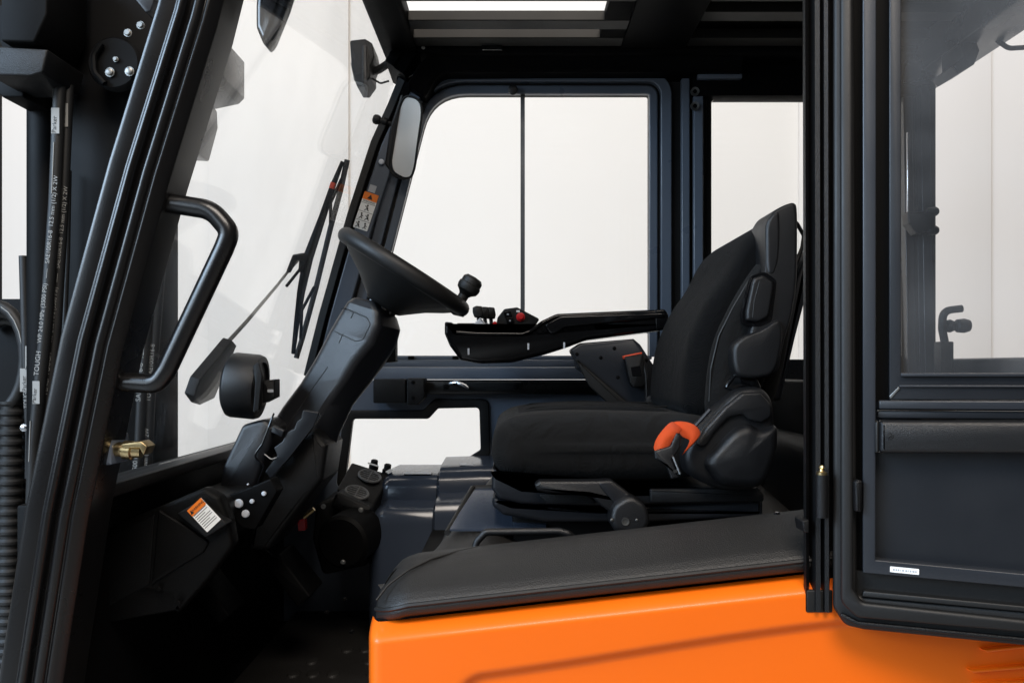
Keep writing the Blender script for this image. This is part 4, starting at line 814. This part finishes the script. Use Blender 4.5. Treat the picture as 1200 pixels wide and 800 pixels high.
lathe('grease_nipple', [(0.0075, 0), (0.0075, 0.004), (0.004, 0.005), (0.003, 0.008), (0.0045, 0.010), (0.003, 0.013), (0, 0.013)], W(963, 556, -0.625), (0, 0, 1), 'brass', hp, 14)
prism('hinge_lug', [(936, 608), (944, 606), (944, 622), (938, 621)], -0.60, -0.615, -0.58, 'plastic', hp, bev=0.002)
# ------------------------------------------------------------------ open cab door
DH = Vector((0.466, -0.62, 0)); du = Vector((0.927, -0.375, 0)); dn = Vector((-0.375, -0.927, 0))
def DP(px, py, w=0.0):
    q = (px-600)/F; base = DH+dn*w
    # base.x + du.x*u = q*(DC + base.y + du.y*u)
    u = (q*(DC+base.y)-base.x)/(du.x-q*du.y); p = base+du*u; t = DC+p.y
    return Vector((p.x, p.y, H-(py-430)*t/F))
def dpr(name, pts, w0, w1, m, par, r=0.0, bev=0.0, holes=(), seg=3):
    cv = lambda L: [(DP(q[0], q[1], w1), (q[2] if len(q) > 2 else r)*1.15/F) for q in L]
    return slab(name, cv(pts), dn*(w0-w1), m, par, bev, seg, 0.001, [cv(h) for h in holes])
# main frame slab (rubber seal rim, gasket)
XR = 1330
def yb(x, y0, sl): return y0+(x-1010)*sl
dr = dpr('cab_door', [(976, -150), (XR, -150), (XR, yb(XR, 738, .10)), (1012, 738, 6), (990, 733, 14), (976, 712, 16)], -0.03, 0.0, 'rubber', truck, holes=[[(1000, -140), (XR-6, -140), (XR-6, yb(XR, 700, .085)), (1004, 698, 6)]], bev=0.006)
dr['label'] = 'open cab door with a tall pane and a dark lower panel'
dpr('door_seal', [(984, -150), (999, -150), (1000, 690, 8), (1010, 706, 8), (XR, yb(XR, 710, .095)), (XR, yb(XR, 722, .095)), (1004, 724, 12), (985, 706, 16)], 0.0, 0.014, 'rubber', dr, bev=0.005)
dpr('door_seal', [(1012, 692), (XR, yb(XR, 692, .095)), (XR, yb(XR, 699, .095)), (1010, 699)], -0.02, 0.004, 'rubber', dr, bev=0.002)
dpr('door_seal', [(1000, 668), (XR, yb(XR, 668, .088)), (XR, yb(XR, 706, .095)), (1000, 706)], -0.03, -0.012, 'rubber', dr)
dpr('seal_lip', [(986, 718), (1006, 728), (XR, yb(XR, 728, .10)), (XR, yb(XR, 732, .10)), (1004, 733), (984, 722)], 0.0, 0.008, 'plastic', dr, bev=0.002)
dpr('door_frame', [(1010.5, -150), (XR, -150), (XR, yb(XR, 672, .088)), (1011, 671)], -0.022, 0.006, 'anthracite', dr, holes=[[(1027, -140), (XR-12, -140), (XR-12, yb(XR, 656, .086)), (1026, 656)]], bev=0.002)
dpr('frame_groove', [(999, -150), (1011, -150), (1011, 690), (999, 690)], -0.045, -0.02, 'darkmetal', dr)
dpr('frame_groove', [(1026.5, -150), (1043, -150), (1043, 470), (1026.5, 470)], -0.045, -0.02, 'darkmetal', dr)
dpr('window_frame', [(1042, -150), (XR-10, -150), (XR-10, 469), (1042, 468)], -0.018, 0.000, 'slate', dr, holes=[[(1056, -140), (XR-20, -140), (XR-20, 437), (1056, 437)]], bev=0.0015)
dpr('window_bead', [(1056, 437), (XR-20, 437), (XR-20, 441), (1056, 441)], -0.012, 0.006, 'anthracite', dr, bev=0.001)
dpr('window_bead', [(1054, 451), (XR-16, 451.5), (XR-16, 454), (1054, 453.5)], -0.002, 0.004, 'anthracite', dr, bev=0.001)
dpr('corner_weld', [(1042, 464), (1053, 453), (1055, 455), (1044, 467)], -0.002, 0.002, 'zinc', dr, bev=0.0005)
dpr('window_pane', [(1050, -145), (XR-14, -145), (XR-14, 444), (1050, 444)], -0.014, -0.009, 'glass_door', dr)
dpr('door_rail', [(1030, 469), (XR-8, 470), (XR-8, 481), (1030, 479)], -0.02, 0.002, 'anthracite', dr, bev=0.002)
dpr('door_rail', [(1028, 481), (XR-8, 483), (XR-8, 492), (1028, 490)], -0.024, -0.004, 'slate', dr, bev=0.002)
dpr('door_bar', [(1030.5, 493, 4), (XR-8, 494), (XR-8, 532), (1030.5, 531, 4)], -0.02, 0.016, 'plastic_side', dr, bev=0.007)
dpr('bar_plug', [(1025.5, 494), (1030, 493.5), (1030, 530.5), (1025.5, 530)], -0.015, 0.010, 'rubber', dr, bev=0.002)
lathe('bar_dimple', [(0.004, 0), (0.0045, 0.0012), (0.0, 0.0018)], DP(1043, 511, 0.016), dn, 'plastic', dr, 14)
dpr('lower_panel', [(1024, 530), (XR-6, 530), (XR-6, yb(XR, 662, .086)), (1024, 660)], -0.028, -0.014, 'slate', dr)
lo = DP(1043, 663.0, 0.0068); lx = (DP(1077, 666.3, 0.0068)-lo); 
plate('part_label', lo, lx, (0, 0, -1), lx.length, 0.0078, 'sticker', dr, t=0.0008, r=0.001)
ln = lx.normalized()
for i, (a, w) in enumerate(((.10, .06), (.19, .05), (.27, .05), (.36, .02), (.42, .06), (.53, .06), (.62, .02), (.68, .05), (.77, .07), (.87, .04))):
    plate('label_mark', lo+lx*a+Vector((0, 0, -0.0028)), lx, (0, 0, -1), lx.length*w, 0.0024, 'sticker_grey', dr, t=0.0004, r=0, off=0.0009)
prism('door_latch', [(997, 563, 2), (1001, 560, 2), (1006, 562, 2), (1005, 598, 2), (998, 597, 2)], -0.63, -0.645, -0.62, 'plastic', dr, bev=0.003)
# ------------------------------------------------------------------ chassis and wheels that carry the truck
ch = box('chassis', (-0.85, 1.6), (-0.50, 0.52), (0.35, 0.99), 'darkmetal', truck, 0.02)
for x, r in ((-0.55, 0.40), (1.15, 0.36)):
    for y in (-0.42, 0.44):
        wv = lathe('wheel', [(0.20, -0.12), (r-0.03, -0.13), (r, -0.10), (r, 0.10), (r-0.03, 0.13), (0.20, 0.12)], Vector((x, y, r)), (0, 1, 0), 'rubber', truck, 48)
        lathe('rim', [(0, -0.05), (0.16, -0.05), (0.199, -0.11), (0.199, 0.11), (0.16, 0.05), (0, 0.05)], Vector((x, y, r)), (0, 1, 0), 'orange', wv, 36)
